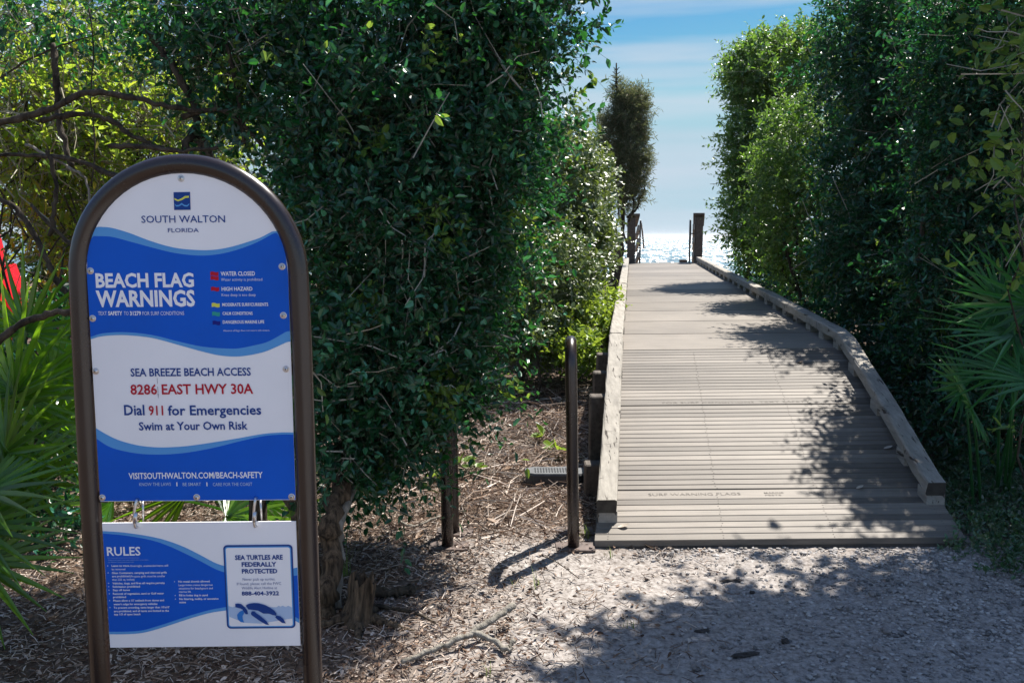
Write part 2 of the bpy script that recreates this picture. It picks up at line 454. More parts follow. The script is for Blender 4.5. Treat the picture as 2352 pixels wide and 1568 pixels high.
# ---------------------------------------------------------------- ground and sea
rng = np.random.default_rng(7)
def make_ground():
    def axis(lo, hi, fine0, fine1, step):
        a = list(np.arange(fine0, fine1 + 1e-6, step))
        d, x = step, fine1
        while x < hi:
            d *= 1.22; x += d; a.append(min(x, hi))
        d, x = step, fine0
        while x > lo:
            d *= 1.22; x -= d; a.insert(0, max(x, lo))
        return np.array(a)
    xs, ys = axis(-900, 900, -3.2, 3.6, 0.045), axis(-300, 9500, 1.6, 8.0, 0.045)
    X, Y = np.meshgrid(xs, ys)
    Z = ground_h(X, Y)
    near = (1 - sstep(12, 20, Y)) * (1 - sstep(6, 10, np.abs(X)))
    Z = Z + near * rng.normal(0, 0.0035, Z.shape)
    nx, ny = len(xs), len(ys)
    V = np.stack([X, Y, Z], -1).reshape(-1, 3)
    i = np.arange(ny - 1)[:, None] * nx + np.arange(nx - 1)[None]
    F = np.stack([i, i + 1, i + nx + 1, i + nx], -1).reshape(-1, 4)
    tag(np_mesh('ground', V, F, M['ground'], smooth=True), kind='structure')
make_ground()
b = MB()
b.add([(-9000, 60, -6.2), (9000, 60, -6.2), (9000, 9400, -6.2), (-9000, 9400, -6.2)], [(0, 1, 2, 3)])
tag(b.build('sea', M['sea']), kind='structure')

# ---------------------------------------------------------------- boardwalk
DZ = [(4.30, .035), (4.78, .155), (5.72, .455), (6.64, .71), (10.0, .80), (18.5, .98), (30, .99)]
def deck_z(D, x=0.43):
    z = float(np.interp(D, [p[0] for p in DZ], [p[1] for p in DZ]))
    return z + 0.010 * (x - 0.43)
XL = lambda D: 0.429 + 0.138 * (D - 4.3)
XR = lambda D: 2.34 + 0.119 * (D - 4.3)
bw = thing('boardwalk', (1.4, 4.3, 0.0), 'weathered grey wooden ramp and boardwalk with kerb timbers leading over the dune to the sea', 'boardwalk')
def board(mb, D0, D1, th=0.032, gap=0.005, ch=0.002):
    prof = [(D0 + gap, -th), (D0 + gap, -ch), (D0 + gap + ch, 0), (D1 - ch, 0), (D1, -ch), (D1, -th)]
    e0, e1 = random.uniform(-.004, .004), random.uniform(-.004, .004)
    v = []
    for s in (0, 1):
        for d, h in prof:
            x = XL(d) + e0 if s == 0 else XR(d) + e1
            v.append((x, d, deck_z(d, x) + h))
    n = len(prof)
    f = [tuple(range(n)), tuple(range(2 * n - 1, n - 1, -1))] + [(i, n + i, n + (i + 1) % n, (i + 1) % n) for i in range(n)]
    mb.add(v, f)
random.seed(3)
def rows(mb, D0, D1, weights, wide_gap):
    c = np.cumsum([0] + weights) / sum(weights)
    for i in range(len(weights)):
        board(mb, D0 + (D1 - D0) * c[i], D0 + (D1 - D0) * c[i + 1], gap=(wide_gap if i == 0 or wide_gap > .02 else 0.0046))
mb = MB()
rows(mb, 4.30, 4.78, [1] * 7 + [1.75], 0.003)
rows(mb, 4.78, 5.72, [1] * 19, 0.011)
rows(mb, 5.72, 6.64, [1.8] + [1] * 17, 0.013)
rows(mb, 6.64, 18.9, [1] * 14, 0.028)
mb.build('decking', M['deck'], bw)
mb = MB()                                            # screw heads over the joists
for D0, D1, n in ((4.30, 4.78, 8.75), (4.78, 5.72, 19), (5.72, 6.64, 18.8)):
    for i in range(int(n)):
        for fr in (0.035, 0.35, 0.65, 0.965):
            for q in (.3, .7):
                d = D0 + (D1 - D0) * (i + q) / n
                x = XL(d) * (1 - fr) + XR(d) * fr + random.gauss(0, .004)
                z = deck_z(d, x) + .0012
                r_ = .0032
                mb.add([(x + r_ * math.cos(a * 1.047), d + r_ * math.sin(a * 1.047), z) for a in range(6)], [tuple(range(6))])
tag(mb.build('screw_heads', M['end_wood'], bw), kind='stuff')
mb = MB()
for D0, D1 in zip([4.31, 4.78, 5.72, 6.64, 10.0], [4.78, 5.72, 6.64, 10.0, 18.9]):   # joists under the boards
    for fr in (0.02, 0.35, 0.65, 0.98):
        P = []
        for d in (D0, D1):
            x = XL(d) * (1 - fr) + XR(d) * fr
            P += [(x - .02, d, deck_z(d, x) - .034), (x + .02, d, deck_z(d, x) - .034),
                  (x + .02, d, max(deck_z(d, x) - .19, deck_z(4.3) - .08)), (x - .02, d, max(deck_z(d, x) - .19, deck_z(4.3) - .08))]
        mb.add(P, [(0, 1, 2, 3), (7, 6, 5, 4), (0, 4, 5, 1), (1, 5, 6, 2), (2, 6, 7, 3), (3, 7, 4, 0)])
mb.build('joists', M['under'], bw)
mb = MB()
x0, x1 = XL(4.3), XR(4.3)
mb.add([(x0, 4.303, -.03), (x1, 4.303, -.03), (x1, 4.303, deck_z(4.3, x1) - .033), (x0, 4.303, deck_z(4.3) - .033),
        (x0, 4.33, -.03), (x1, 4.33, -.03), (x1, 4.33, deck_z(4.3, x1) - .033), (x0, 4.33, deck_z(4.3) - .033)],
       [(0, 1, 2, 3), (5, 4, 7, 6), (4, 0, 3, 7), (1, 5, 6, 2)])
mb.build('fascia_board', M['under'], bw)

def kerb(D0, D1, side, lift=0.055, wob=0.004):
    """A squared timber with rounded edges that follows the edge of the deck."""
    w, h, r = 0.107, 0.078, 0.014
    n = max(6, int((D1 - D0) / 0.11))
    sec = []
    for cx, cz, a0 in ((w / 2 - r, h - r, 0), (-w / 2 + r, h - r, 90), (-w / 2 + r, r, 180), (w / 2 - r, r, 270)):
        for k in range(4):
            a = R(a0 + 30 * k)
            sec.append((cx + r * math.cos(a), cz + r * math.sin(a)))
    ns = len(sec)
    mb = MB()
    v, f = [], []
    for i in range(n + 1):
        D = D0 + (D1 - D0) * i / n
        # the bend from ramp to level part is rounded off
        z = (deck_z(D - .10) + 2 * deck_z(D) + deck_z(D + .10)) / 4 if D > 4.6 else deck_z(D)
        x = XL(D) + w / 2 if side < 0 else XR(D) - w / 2
        sl = (deck_z(D + .05) - deck_z(D - .05)) / .1
        for a, c in sec:
            jx, jz = random.gauss(0, wob * .4), random.gauss(0, wob * .4)
            v.append((x + a + jx, D - sl * (c) * .8, z + 0.010 * (x - .43) + lift + c + jz))
    for i in range(n):
        for k in range(ns):
            j = (k + 1) % ns
            f.append((i * ns + k, i * ns + j, (i + 1) * ns + j, (i + 1) * ns + k))
    mb.add(v, f)
    mb.add([v[k] for k in range(ns)], [tuple(range(ns - 1, -1, -1))], 1)
    mb.add([v[n * ns + k] for k in range(ns)], [tuple(range(ns))], 1)
    return mb.build('kerb_timber', [M['timber'], M['end_wood']], bw, smooth=False)
for D0, D1 in ((4.46, 6.68), (6.69, 11.4), (11.41, 17.2), (17.22, 18.5)):
    kerb(D0, D1, -1)
for D0, D1 in ((4.60, 7.3), (7.31, 12.6), (12.61, 18.4)):
    kerb(D0, D1, 1)
def kerb_block(D, side, ln=0.11):
    mb = MB()
    x = (XL(D) + .0535) if side < 0 else (XR(D) - .0535)
    v = []
    for d in (D - ln / 2, D + ln / 2):
        z = deck_z(d, x)
        v += [(x - .05, d, z - .004), (x + .05, d, z - .004), (x + .05, d, z + .06), (x - .05, d, z + .06)]
    mb.add(v, [(0, 1, 2, 3), (7, 6, 5, 4), (0, 4, 5, 1), (1, 5, 6, 2), (2, 6, 7, 3), (3, 7, 4, 0)])
    mb.build('kerb_block', M['timber'], bw)
for D in [4.52, 5.05, 5.62, 6.2, 6.75] + list(np.arange(7.6, 18.3, 0.95)):
    kerb_block(D, -1)
for D in [4.66, 5.05, 5.62, 6.2, 6.66, 7.15] + list(np.arange(7.65, 18.3, 0.55)):
    kerb_block(D, 1)
def support(D, side, top=None, w=0.12):
    x = XL(D) - .045 if side < 0 else XR(D) + .05
    zt = top if top is not None else deck_z(D) + .06
    mb = MB()
    g = float(ground_h(x, D)) - .15
    mb.box((x, D, (zt + g) / 2), (w, w, zt - g), bev=0.008)
    mb.build('support_post', M['post'], bw)
for D, t in ((5.18, .215), (5.75, .53), (6.32, .60), (6.95, .65), (9.0, .70), (11.5, .74), (14.0, .8), (16.5, .85)):
    support(D, -1, t)
for D in (5.75, 6.95, 9.0, 11.5, 14.0, 16.5):
    support(D, 1, deck_z(D) - .04)

def text_mesh(items, name, mats, parent, place, off=0.0):
    """Lettering: each item is (string, centre, baseline, width, capital height, material index, weight); one mesh."""
    mb = MB()
    dg = None
    for s, u, vb, w, h, mi, wt in items:
        c = bpy.data.curves.new('lettering', 'FONT')
        c.body = s
        c.size = 1.0
        c.resolution_u = 2
        c.offset = (-0.008, 0.004, 0.018, 0.026, 0.034)[wt]
        o = bpy.data.objects.new('lettering', c)
        COL.objects.link(o)
        dg = bpy.context.evaluated_depsgraph_get()
        me = o.evaluated_get(dg).to_mesh()
        P = np.array([q.co[:] for q in me.vertices])
        F = [tuple(p.vertices) for p in me.polygons]
        o.evaluated_get(dg).to_mesh_clear()
        bpy.data.objects.remove(o); bpy.data.curves.remove(c)
        if len(P) == 0:
            continue
        x0, x1 = P[:, 0].min(), P[:, 0].max()
        if s == '|':
            y0, y1 = P[:, 1].min(), P[:, 1].max()
            Q = [((p[0] - x0) / (x1 - x0) * w + u - w / 2, (p[1] - y0) / (y1 - y0) * h * 1.2 + vb - .1 * h) for p in P]
        elif s == 'o':
            continue
        else:
            Q = [((p[0] - x0) / (x1 - x0) * w + u - w / 2, p[1] / 0.70 * h + vb) for p in P]
        mb.add([place(a, b_) for a, b_ in Q], F, mi)
    return mb.build(name, mats, parent)
def on_deck(u, v):
    """(x, distance along the deck) -> a point just above the boards."""
    return (u, v, deck_z(v, u) + 0.0015)
text_mesh([('SURF WARNING FLAGS', 1.03, 4.722, 0.52, 0.026, 0, 0), ('MARINE', 1.48, 4.735, 0.11, 0.014, 0, 1), ('PESTS', 1.47, 4.712, 0.09, 0.014, 0, 1),
           ('KNEE DEEP', 1.78, 4.735, 0.2, 0.014, 0, 1), ('CONDITIONS', 1.80, 4.712, 0.21, 0.014, 0, 1),
           ('FOR SURF CONDITIONS  TEXT SAFETY', 1.52, 5.752, 1.0, 0.022, 0, 0)], 'lettering', M['stamp'], bw, on_deck)

# ---------------------------------------------------------------- railings where the boardwalk drops to the beach
def railing(x, D, label, lean=0.0, hand=-1):
    t = thing('stair_railing', (x, D, deck_z(D, x)), label, 'railing', 'railings at the far end of the boardwalk')
    z0 = deck_z(D, x)
    for k, (dd, zb, zt) in enumerate(((0, z0 - .6, z0 + .98), (1.6, z0 - 1.9, z0 + .02))):
        mb = MB(); mb.box((x, D + dd, (zb + zt) / 2), (.16, .16, zt - zb), bev=.008); mb.build('post', M['post'], t)
    dr = (Vector((.40 if hand < 0 else .18, 1.9, -.35))).normalized()
    rot = dr.to_track_quat('Y', 'Z').to_matrix()
    for h, hh in ((.18, .12), (.48, .12), (.76, .12)):
        mb = MB(); mb.box((x + hand * .105 + .10, D + .48, z0 + h - .10), (.05, 1.15, hh), rot, bev=.005); mb.build('rail', M['timber'], t)
    mb = MB(); mb.box((x + .10, D + .48, z0 + 1.015 - .09), (.24, 1.25, .05), rot, bev=.006); mb.build('cap_rail', M['post'], t)
    mb = MB()
    hx = x + hand * .19
    mb.tube(curve_pts([(hx, D - .02, z0 + .0), (hx, D - .02, z0 + .8), (hx + .03, D + .10, z0 + .88), (hx + .16, D + .7, z0 + .62), (hx + .3, D + 1.4, z0 + .30)], 6), .018, 8)
    mb.tube([(hx, D + .05, z0 + .62), (x, D + .05, z0 + .62)], .012, 6)
    mb.build('handrail', M['frame'], t, smooth=True)
railing(4.02, 18.75, 'dark timber stair railing with sloping cap beside the sea view, nearer the right hedge')
railing(2.57, 18.75, 'dark timber stair railing half hidden below the cedar tree', hand=1)
t = thing('rail_fence', (1.62, 14.0, .6), 'short dark post and rail fence left of the boardwalk by the white flecked shrubs', 'fence')
for x, h in ((1.66, 1.62), (0.9, 1.25)):
    mb = MB(); mb.box((x, 14.0, (h + .2) / 2), (.13, .13, h - .2), bev=.006); mb.build('post', M['post'], t)
for z in (1.2, .88):
    mb = MB(); mb.box((1.22, 13.94, z), (.78, .04, .12), bev=.004); mb.build('rail', M['post'], t)

# ---------------------------------------------------------------- bicycle racks (steel hoops)
def hoop(front, back, top, label, sticker=False):
    f, k = np.array(front), np.array(back)
    t = thing('bicycle_rack', tuple(f), label, 'bicycle rack', 'brown steel hoop racks')
    dx = np.array(top) - np.array((f[0], f[1]))       # sideways lean of the hoop at its top
    H_ = 1.09
    r = np.linalg.norm((k - f)[:2]) / 2
    pts = [tuple(f + (0, 0, -.02))]
    mid = (f + k) / 2
    def lean(p):
        q = np.array(p, float); q[0] += dx[0] * (q[2] / H_) ** 1.0; return q
    hs = H_ - .03 - r
    pts = [lean(f + (0, 0, -.03 - f[2]))] + [lean((f[0], f[1], hs * i / 5)) for i in range(1, 6)]
    for a in range(15, 180, 15):
        c = mid * (1, 1, 0) + (0, 0, hs)
        d = (f - k); d[2] = 0
        pts.append(lean(c + d / 2 * math.cos(R(a)) + np.array((0, 0, r * math.sin(R(a))))))
    pts += [lean((k[0], k[1], hs * i / 5)) for i in range(5, 0, -1)] + [lean((k[0], k[1], k[2] - .03))]
    mb = MB(); mb.tube(pts, .0303, 20); mb.build('hoop', M['rack'], t, smooth=True)
    for p in (f, k):
        g = float(ground_h(p[0], p[1]))
        mb = MB()
        mb.box((p[0] + .008, p[1], g + .010), (.20, .12, .012), bev=.002)
        for ox in (-.075, .085):
            mb.lathe([(.009, 0), (.009, .008), (.005, .010)], (p[0] + ox, p[1] - .035, g + .016), n=6)
        mb.build('base_plate', M['plate'], t)
    if sticker:
        text_mesh([('ND', -.022, .274, .020, .017, 0, 2), ('|', -.024, .258, .02, .004, 0, 2), ('|', -.024, .247, .02, .004, 0, 2)], 'label', M['white'], t,
                  lambda u, v: (f[0] + u * .85, f[1] - math.sqrt(max(.0307 ** 2 - (u * .85) ** 2, 1e-6)), v))
    return t
hoop((.3175, 4.29, 0), (.333, 4.53, 0), (.293, 4.29), 'dark brown steel hoop rack standing free beside the left kerb of the ramp')
hoop((-.332, 4.29, 0), (-.315, 4.51, 0), (-.345, 4.29), 'brown steel hoop rack with its top buried in the big holly hedge', sticker=True)

# ---------------------------------------------------------------- valve box
t = thing('valve_box', (.30, 5.42, .06), 'black plastic utility box with slotted grey lid in the litter beside the ramp', 'utility box')
def oct_(cx, cy, w, d, c):
    return [(cx - w / 2 + c, cy - d / 2), (cx + w / 2 - c, cy - d / 2), (cx + w / 2, cy - d / 2 + c * .6), (cx + w / 2, cy + d / 2 - c * .6),
            (cx + w / 2 - c, cy + d / 2), (cx - w / 2 + c, cy + d / 2), (cx - w / 2, cy + d / 2 - c * .6), (cx - w / 2, cy - d / 2 + c * .6)]
def oct_prism(mb, o0, z0, o1, z1):
    v = [(x, y, z0) for x, y in o0] + [(x, y, z1) for x, y in o1]
    mb.add(v, [tuple(range(7, -1, -1)), tuple(range(8, 16))] + [(i, (i + 1) % 8, 8 + (i + 1) % 8, 8 + i) for i in range(8)])
mb = MB(); oct_prism(mb, oct_(.285, 5.42, .42, .19, .05), -.05, oct_(.285, 5.42, .38, .16, .05), .085); mb.build('box_body', M['plastic'], t)
mb = MB(); oct_prism(mb, oct_(.285, 5.42, .41, .18, .06), .087, oct_(.285, 5.42, .40, .17, .06), .100); lid = mb.build('lid', M['plastic_lid'], t)
mb = MB()
for i in range(16):
    for j, yy in enumerate((5.39, 5.45)):
        mb.box((.15 + i * .018, yy, .1012), (.008, .048, .002))
mb.build('slots', M['plastic'], lid)

# ---------------------------------------------------------------- beach sign
SIGN_O = Vector((-0.91897, 2.45, 0.83056))
SU, SV = Vector((0.99992, 0.01127, 0.00568)), Vector((-0.00568, -0.00006, 0.99998))
SN = Vector((-0.01127, 0.99994, 0.0))               # away from the viewer
BASE = -0.86                                        # local height of the foot below the panel's lower edge
def sign_matrix(v0):
    p = SIGN_O + SV * v0
    return Matrix(((SU.x, SN.x, SV.x, p.x), (SU.y, SN.y, SV.y, p.y), (SU.z, SN.z, SV.z, p.z), (0, 0, 0, 1)))
W1A=[(-232.2,794.4),(-201.9,791.3),(-154.5,777.3),(-91.6,752.9),(-28.1,734.8),(36.1,728.0),(84.6,728.7),(133.4,737.1),(182.5,751.3),(215.2,762.4),(248.2,779.2)]
W1B=[(-246.7,768.8),(-203.4,766.4),(-155.9,753.9),(-92.5,736.1),(-28.9,720.3),(35.3,712.8),(83.9,714.8),(132.8,724.2),(182.0,740.0),(214.9,754.3),(251.9,774.0)]
W2A=[(-280.1,483.8),(-248.2,493.2),(-197.1,497.0),(-146.3,493.9),(-95.8,486.0),(-28.7,468.3),(38.7,453.3),(106.7,447.7),(140.8,448.1),(192.4,458.1),(227.0,468.2),(279.2,496.4)]
W2B=[(-280.5,476.9),(-248.7,485.3),(-197.6,488.4),(-146.8,485.3),(-96.3,477.4),(-29.2,458.0),(38.0,438.5),(88.6,427.1),(139.8,424.6),(191.4,432.2),(225.9,442.3),(279.8,466.1)]
W3A=[(-283.8,219.3),(-249.7,197.8),(-216.2,181.6),(-165.4,167.0),(-113.9,160.6),(-62.1,160.8),(-10.0,165.0),(59.6,174.7),(129.3,185.8),(198.9,197.7),(250.9,201.5),(283.8,201.2)]
W3B=[(-284.7,189.3),(-251.7,166.0),(-218.0,153.3),(-166.8,142.9),(-115.1,139.3),(-63.2,140.6),(-11.0,146.2),(58.9,159.1),(128.8,176.3),(198.7,191.3),(250.7,195.5),(284.6,195.2)]
V1=[(-280.5,-87.7),(-216.2,-93.5),(-142.4,-105.9),(-93.3,-119.3),(-44.5,-139.3),(4.0,-165.8),(40.5,-187.0),(67.5,-197.7)]
V2=[(-280.9,-95.0),(-216.7,-101.8),(-143.0,-116.3),(-94.1,-133.6),(-45.5,-157.5),(3.1,-184.0),(39.6,-205.3),(67.9,-217.4)]
V3=[(-284.9,-397.1),(-234.5,-397.6),(-183.9,-394.2),(-132.6,-380.1),(-81.3,-363.4),(-30.1,-346.7),(21.0,-332.7),(68.0,-324.0)]
V4=[(-284.1,-405.1),(-235.0,-405.6),(-184.3,-402.2),(-133.2,-389.4),(-81.8,-372.7),(-30.5,-356.0),(20.6,-342.0),(68.8,-334.6)]
V5=[(270.1,-207.6),(284.1,-203.9)]
V6=[(269.3,-230.7),(285.7,-227.7)]
V7=[(268.5,-355.3),(284.6,-364.8)]
V8=[(269.3,-368.6),(284.7,-376.7)]
BOX=[(69.7,-133.9),(272.2,-135.9),(270.5,-391.2),(68.8,-389.0)]
LOGO=[(-23.1,889.1),(23.0,889.5),(22.1,840.3),(-23.8,839.9)]
LOGOY=[(-21.4,873.3),(-11.4,868.1),(-1.6,872.2),(8.4,878.5),(19.6,879.1),(19.3,873.7),(9.7,873.1),(-0.2,867.4),(-11.6,863.7),(-21.0,868.2)]
LOGOB=[(-21.6,857.4),(-17.0,853.2),(-8.9,854.1),(-1.6,859.5),(5.5,854.0),(13.5,853.0),(19.5,858.4),(20.0,855.2),(13.3,849.2),(5.3,849.9),(-1.5,854.7),(-9.2,850.0),(-17.2,849.1),(-21.1,854.2)]
SCREWS=[(-0.4,927.1),(-268.7,671.4),(271.7,680.4),(-271.3,536.7),(270.2,541.8),(-272.4,385.0),(271.8,387.3),(-277.3,12.0),(-2.5,10.8),(274.2,9.6)]
HOOKT = [(-173.8,7.1),(171.2,7.9)]
HOOKB = [(-177.4,-75.8),(170.2,-76.5)]
TXT=[('SOUTH WALTON', 0.1, 804.9, 234.0, 19.8, 'n', 1),('FLORIDA', -1.3, 778.0, 86.3, 11.5, 'n', 1),('BEACH FLAG', -117.2, 625.3, 276.7, 38.3, 'w', 4),('WARNINGS', -118.0, 570.8, 279.4, 44.1, 'w', 4),('TEXT', -242.3, 545.7, 24.4, 11.1, 'w', 0),('SAFETY', -206.2, 545.5, 40.0, 11.1, 'w', 3),('TO', -174.9, 545.3, 13.0, 11.1, 'w', 0),('31279', -148.8, 545.1, 31.2, 11.1, 'w', 3),('FOR SURF CONDITIONS', -69.9, 544.6, 117.5, 11.1, 'w', 0),('WATER CLOSED', 146.3, 655.5, 96.6, 11.7, 'w', 2),('Water activity is prohibited', 156.4, 640.5, 116.2, 8.5, 'w', 0),('HIGH HAZARD', 142.1, 612.9, 87.1, 10.8, 'w', 2),('Knee deep is too deep', 145.8, 597.2, 95.9, 8.2, 'w', 0),('MODERATE SURF/CURRENTS', 163.3, 568.9, 130.3, 9.2, 'w', 2),('CALM CONDITIONS', 140.7, 544.1, 85.4, 8.9, 'w', 2),('DANGEROUS MARINE LIFE', 156.3, 519.4, 117.5, 8.9, 'w', 2),('Absence of flags does not assure safe waters.', 163.8, 496.9, 132.1, 5.2, 'w', 0),('SEA BREEZE BEACH ACCESS', -1.0, 369.4, 343.8, 22.6, 'n', 2),('8286 EAST HWY 30A', -0.3, 316.8, 351.6, 28.6, 'r', 2),('Dial', -168.7, 256.4, 58.4, 29.8, 'n', 2),('911', -106.6, 255.9, 41.0, 27.4, 'r', 2),('for Emergencies', 61.8, 255.2, 268.5, 28.1, 'n', 2),('Swim at Your Own Risk', -1.5, 211.7, 313.4, 23.6, 'n', 2),('VISITSOUTHWALTON.COM/BEACH-SAFETY', -1.9, 67.6, 388.9, 17.9, 'w', 2),('KNOW THE LAWS', -121.2, 46.1, 92.0, 10.0, 'l', 1),('|', -57.8, 45.5, 2.8, 10.0, 'w', 1),('BE SMART', -14.4, 45.1, 53.5, 10.0, 'l', 1),('|', 29.4, 44.7, 2.8, 10.0, 'w', 1),('CARE FOR THE COAST', 103.9, 44.1, 114.8, 10.0, 'l', 1),('--', 0, 0, 0, 0, '', 0),('RULES', -223.0, -162.2, 98.4, 26.0, 'w', 2),('For more info: www.visitsouthwalton.com', -224.6, -170.8, 92.2, 3.1, 'l', 0),('Violation of beach rules may result in fines or penalties', -211.3, -177.4, 118.2, 3.1, 'l', 0),('per Walton County municipal code', -233.1, -184.0, 75.3, 3.1, 'l', 0),('Leave no trace.', -234.6, -196.2, 52.9, 6.0, 'w', 2),('Overnight, unattended items will', -151.1, -197.1, 111.1, 6.0, 'w', 1),('be removed', -241.5, -206.9, 39.4, 6.0, 'w', 1),('Glass Containers, camping and charcoal grills', -181.1, -218.2, 161.2, 6.0, 'w', 2),('are prohibited', -236.2, -228.4, 51.2, 6.0, 'w', 2),('(Propane grills must be smaller', -157.2, -229.2, 103.3, 6.0, 'w', 1),('than 225 sq. inches)', -229.3, -238.7, 65.3, 6.0, 'w', 1),('Vehicles, dogs, and fires all require permits', -185.3, -250.1, 153.2, 6.0, 'w', 2),('Solicitation prohibited', -221.8, -260.5, 80.6, 6.0, 'w', 2),('Stay off dunes', -236.9, -270.9, 50.1, 6.0, 'w', 2),('Removal of vegetation, sand or Gulf water', -187.2, -282.2, 150.4, 6.0, 'w', 2),('prohibited', -243.5, -292.4, 38.1, 6.1, 'w', 2),("Please allow a 15' setback from dunes and", -187.9, -303.5, 149.6, 6.1, 'w', 2),("water's edge for emergency vehicles", -198.0, -314.5, 129.3, 6.1, 'w', 2),("To prevent crowding, tents larger than 10'x10'", -180.5, -325.3, 164.5, 6.1, 'w', 2),('are prohibited, and all tents are limited to the', -181.6, -336.1, 162.6, 6.1, 'w', 2),('top 1/3 of open beach', -224.1, -346.0, 77.9, 6.1, 'w', 2),('No metal shovels allowed.', -20.9, -246.6, 93.5, 6.0, 'w', 2),('Large holes create dangerous', -17.8, -257.4, 99.8, 6.0, 'w', 1),('situations for beachgoers and', -17.5, -267.9, 99.8, 6.0, 'w', 1),('marine life', -50.0, -278.1, 35.1, 6.1, 'w', 1),('Fill in holes dug in sand', -25.8, -289.2, 84.1, 6.1, 'w', 2),('No littering, nudity, or excessive', -10.1, -300.4, 115.6, 6.1, 'w', 2),('noise', -58.4, -310.5, 19.1, 6.1, 'w', 2),('o', -272.3, -195.1, 2.5, 2.3, 'w', 4),('o', -272.6, -216.5, 2.5, 2.4, 'w', 4),('o', -273.1, -248.4, 2.5, 2.4, 'w', 4),('o', -273.3, -258.9, 2.5, 2.4, 'w', 4),('o', -273.4, -269.5, 2.5, 2.4, 'w', 4),('o', -273.1, -280.8, 2.5, 2.4, 'w', 4),('o', -273.7, -301.8, 2.5, 2.4, 'w', 4),('o', -274.0, -323.5, 2.5, 2.4, 'w', 4),('o', -79.1, -245.5, 2.5, 2.4, 'w', 4),('o', -79.4, -288.3, 2.5, 2.4, 'w', 4),('o', -79.2, -299.2, 2.5, 2.4, 'w', 4),('SEA TURTLES ARE', 172.8, -177.9, 140.1, 13.6, 'n', 4),('FEDERALLY', 172.4, -198.8, 102.2, 13.1, 'n', 4),('PROTECTED', 173.1, -219.7, 104.3, 13.1, 'n', 4),('Never pick up turtles.', 170.3, -242.0, 95.6, 8.4, 'n', 0),('If found, please call the FWC', 170.1, -255.7, 130.1, 8.4, 'n', 0),('Wildlife Alert Hotline at', 170.4, -268.8, 104.3, 8.4, 'n', 0),('888-404-3922', 172.6, -287.6, 110.2, 12.1, 'n', 3)]
FLAGS=[('r',(68.7,666.3),(91.5,655.8)),('r',(68.7,654.3),(91.6,643.5)),('r',(68.5,623.4),(91.4,612.5)),('y',(68.3,577.7),(90.9,566.8)),('g',(68.1,552.8),(90.4,541.5)),('d',(68.5,526.9),(90.1,515.9))]
TUR={'d':[[(97.5,-312.9),(105.1,-311.7),(115.1,-313.4),(119.9,-317.9),(125.9,-324.6),(131.9,-332.6),(134.4,-344.5),(127.6,-345.3),(121.6,-337.8),(119.3,-331.1),(112.0,-327.1),(104.5,-324.9),(97.5,-323.0)],[(128.0,-318.0),(137.8,-312.8),(153.0,-310.6),(168.0,-311.8),(185.4,-317.3),(200.2,-325.4),(212.5,-334.8),(218.4,-344.1),(216.9,-350.7),(206.9,-348.0),(197.0,-343.9),(179.4,-343.2),(164.6,-334.3),(147.1,-331.4),(135.8,-330.0)],[(142.9,-340.7),(146.9,-335.9),(153.2,-336.0),(159.2,-342.2),(171.4,-351.6),(186.0,-365.0),(195.6,-379.2),(185.6,-377.0),(168.3,-366.2),(151.2,-352.7),(143.9,-347.3)],[(218.2,-349.4),(229.5,-352.2),(238.0,-360.3),(245.1,-374.2),(233.8,-372.2),(221.5,-362.7),(214.2,-354.7)]],'m':[[(119.3,-332.5),(109.0,-337.6),(101.5,-346.8),(102.4,-360.1),(110.1,-369.0),(121.4,-371.8),(118.0,-361.6),(117.2,-351.0),(122.7,-341.8)]],'l':[[(131.3,-347.2),(143.8,-348.6),(153.6,-356.7),(143.4,-357.1),(134.8,-353.8)],[(167.0,-336.9),(179.3,-344.2),(196.9,-345.2),(208.1,-350.7),(210.3,-357.3),(193.8,-359.8),(178.8,-355.6),(169.1,-347.6)]]}
TWAVE=[(77.0,-320.1),(89.4,-324.2),(97.1,-321.1),(132.3,-323.3),(217.9,-325.6),(225.7,-320.4),(230.5,-324.4),(237.0,-320.5),(245.6,-325.3),(253.4,-321.2),(263.8,-326.1),(264.0,-360.6),(246.8,-363.0),(170.5,-375.5),(120.1,-372.3),(78.0,-353.2)]
sg = thing('beach_sign', (0, 0, 0), 'tall round topped blue and white beach flag warning sign in a brown tubular frame', 'sign', matrix=sign_matrix(BASE))
def S(u, v, y=0.0):
    return (u, y, v - BASE)
AC, AR = (0.004, 0.657), 0.310
pts = [S(-0.3265, BASE - .25, .012), S(-.3245, -.56, .012), S(-.318, 0.0, .012), S(-.311, .45, .012)]
pts += [S(AC[0] + AR * math.cos(R(a)), AC[1] + AR * math.sin(R(a)), .012) for a in range(180, -1, -6)]
pts += [S(.317, .45, .012), S(.316, 0.0, .012), S(.3145, -.56, .012), S(.313, BASE - .25, .012)]
mb = MB(); mb.tube(pts, .0285, 24); mb.build('frame', M['frame'], sg, smooth=True)
PW_L = lambda v: -.2835 + .004 * min(max(v / .65, 0), 1)
PR = 0.2845
def half(v):
    """left and right edge of the main panel at height v"""
    if v <= AC[1]:
        return PW_L(v), .2855 + .0025 * min(max(v / .65, 0), 1)
    d = math.sqrt(max(PR * PR - (v - AC[1]) ** 2, 0))
    return AC[0] - d, AC[0] + d
def top_at(u):
    return AC[1] + math.sqrt(max(PR * PR - (u - AC[0]) ** 2, 0)) if abs(u - AC[0]) < PR else AC[1]
outline = [(PW_L(0), 0), (.2855, 0), (.288, AC[1])] + [(AC[0] + PR * math.cos(R(a)), AC[1] + PR * math.sin(R(a))) for a in range(3, 178, 3)] + [(PW_L(.65), AC[1])]
mb = MB(); mb.prism([(u, v - BASE) for u, v in outline], 0.0, 0.004)
panel = mb.build('sign_panel', M['white'], sg)
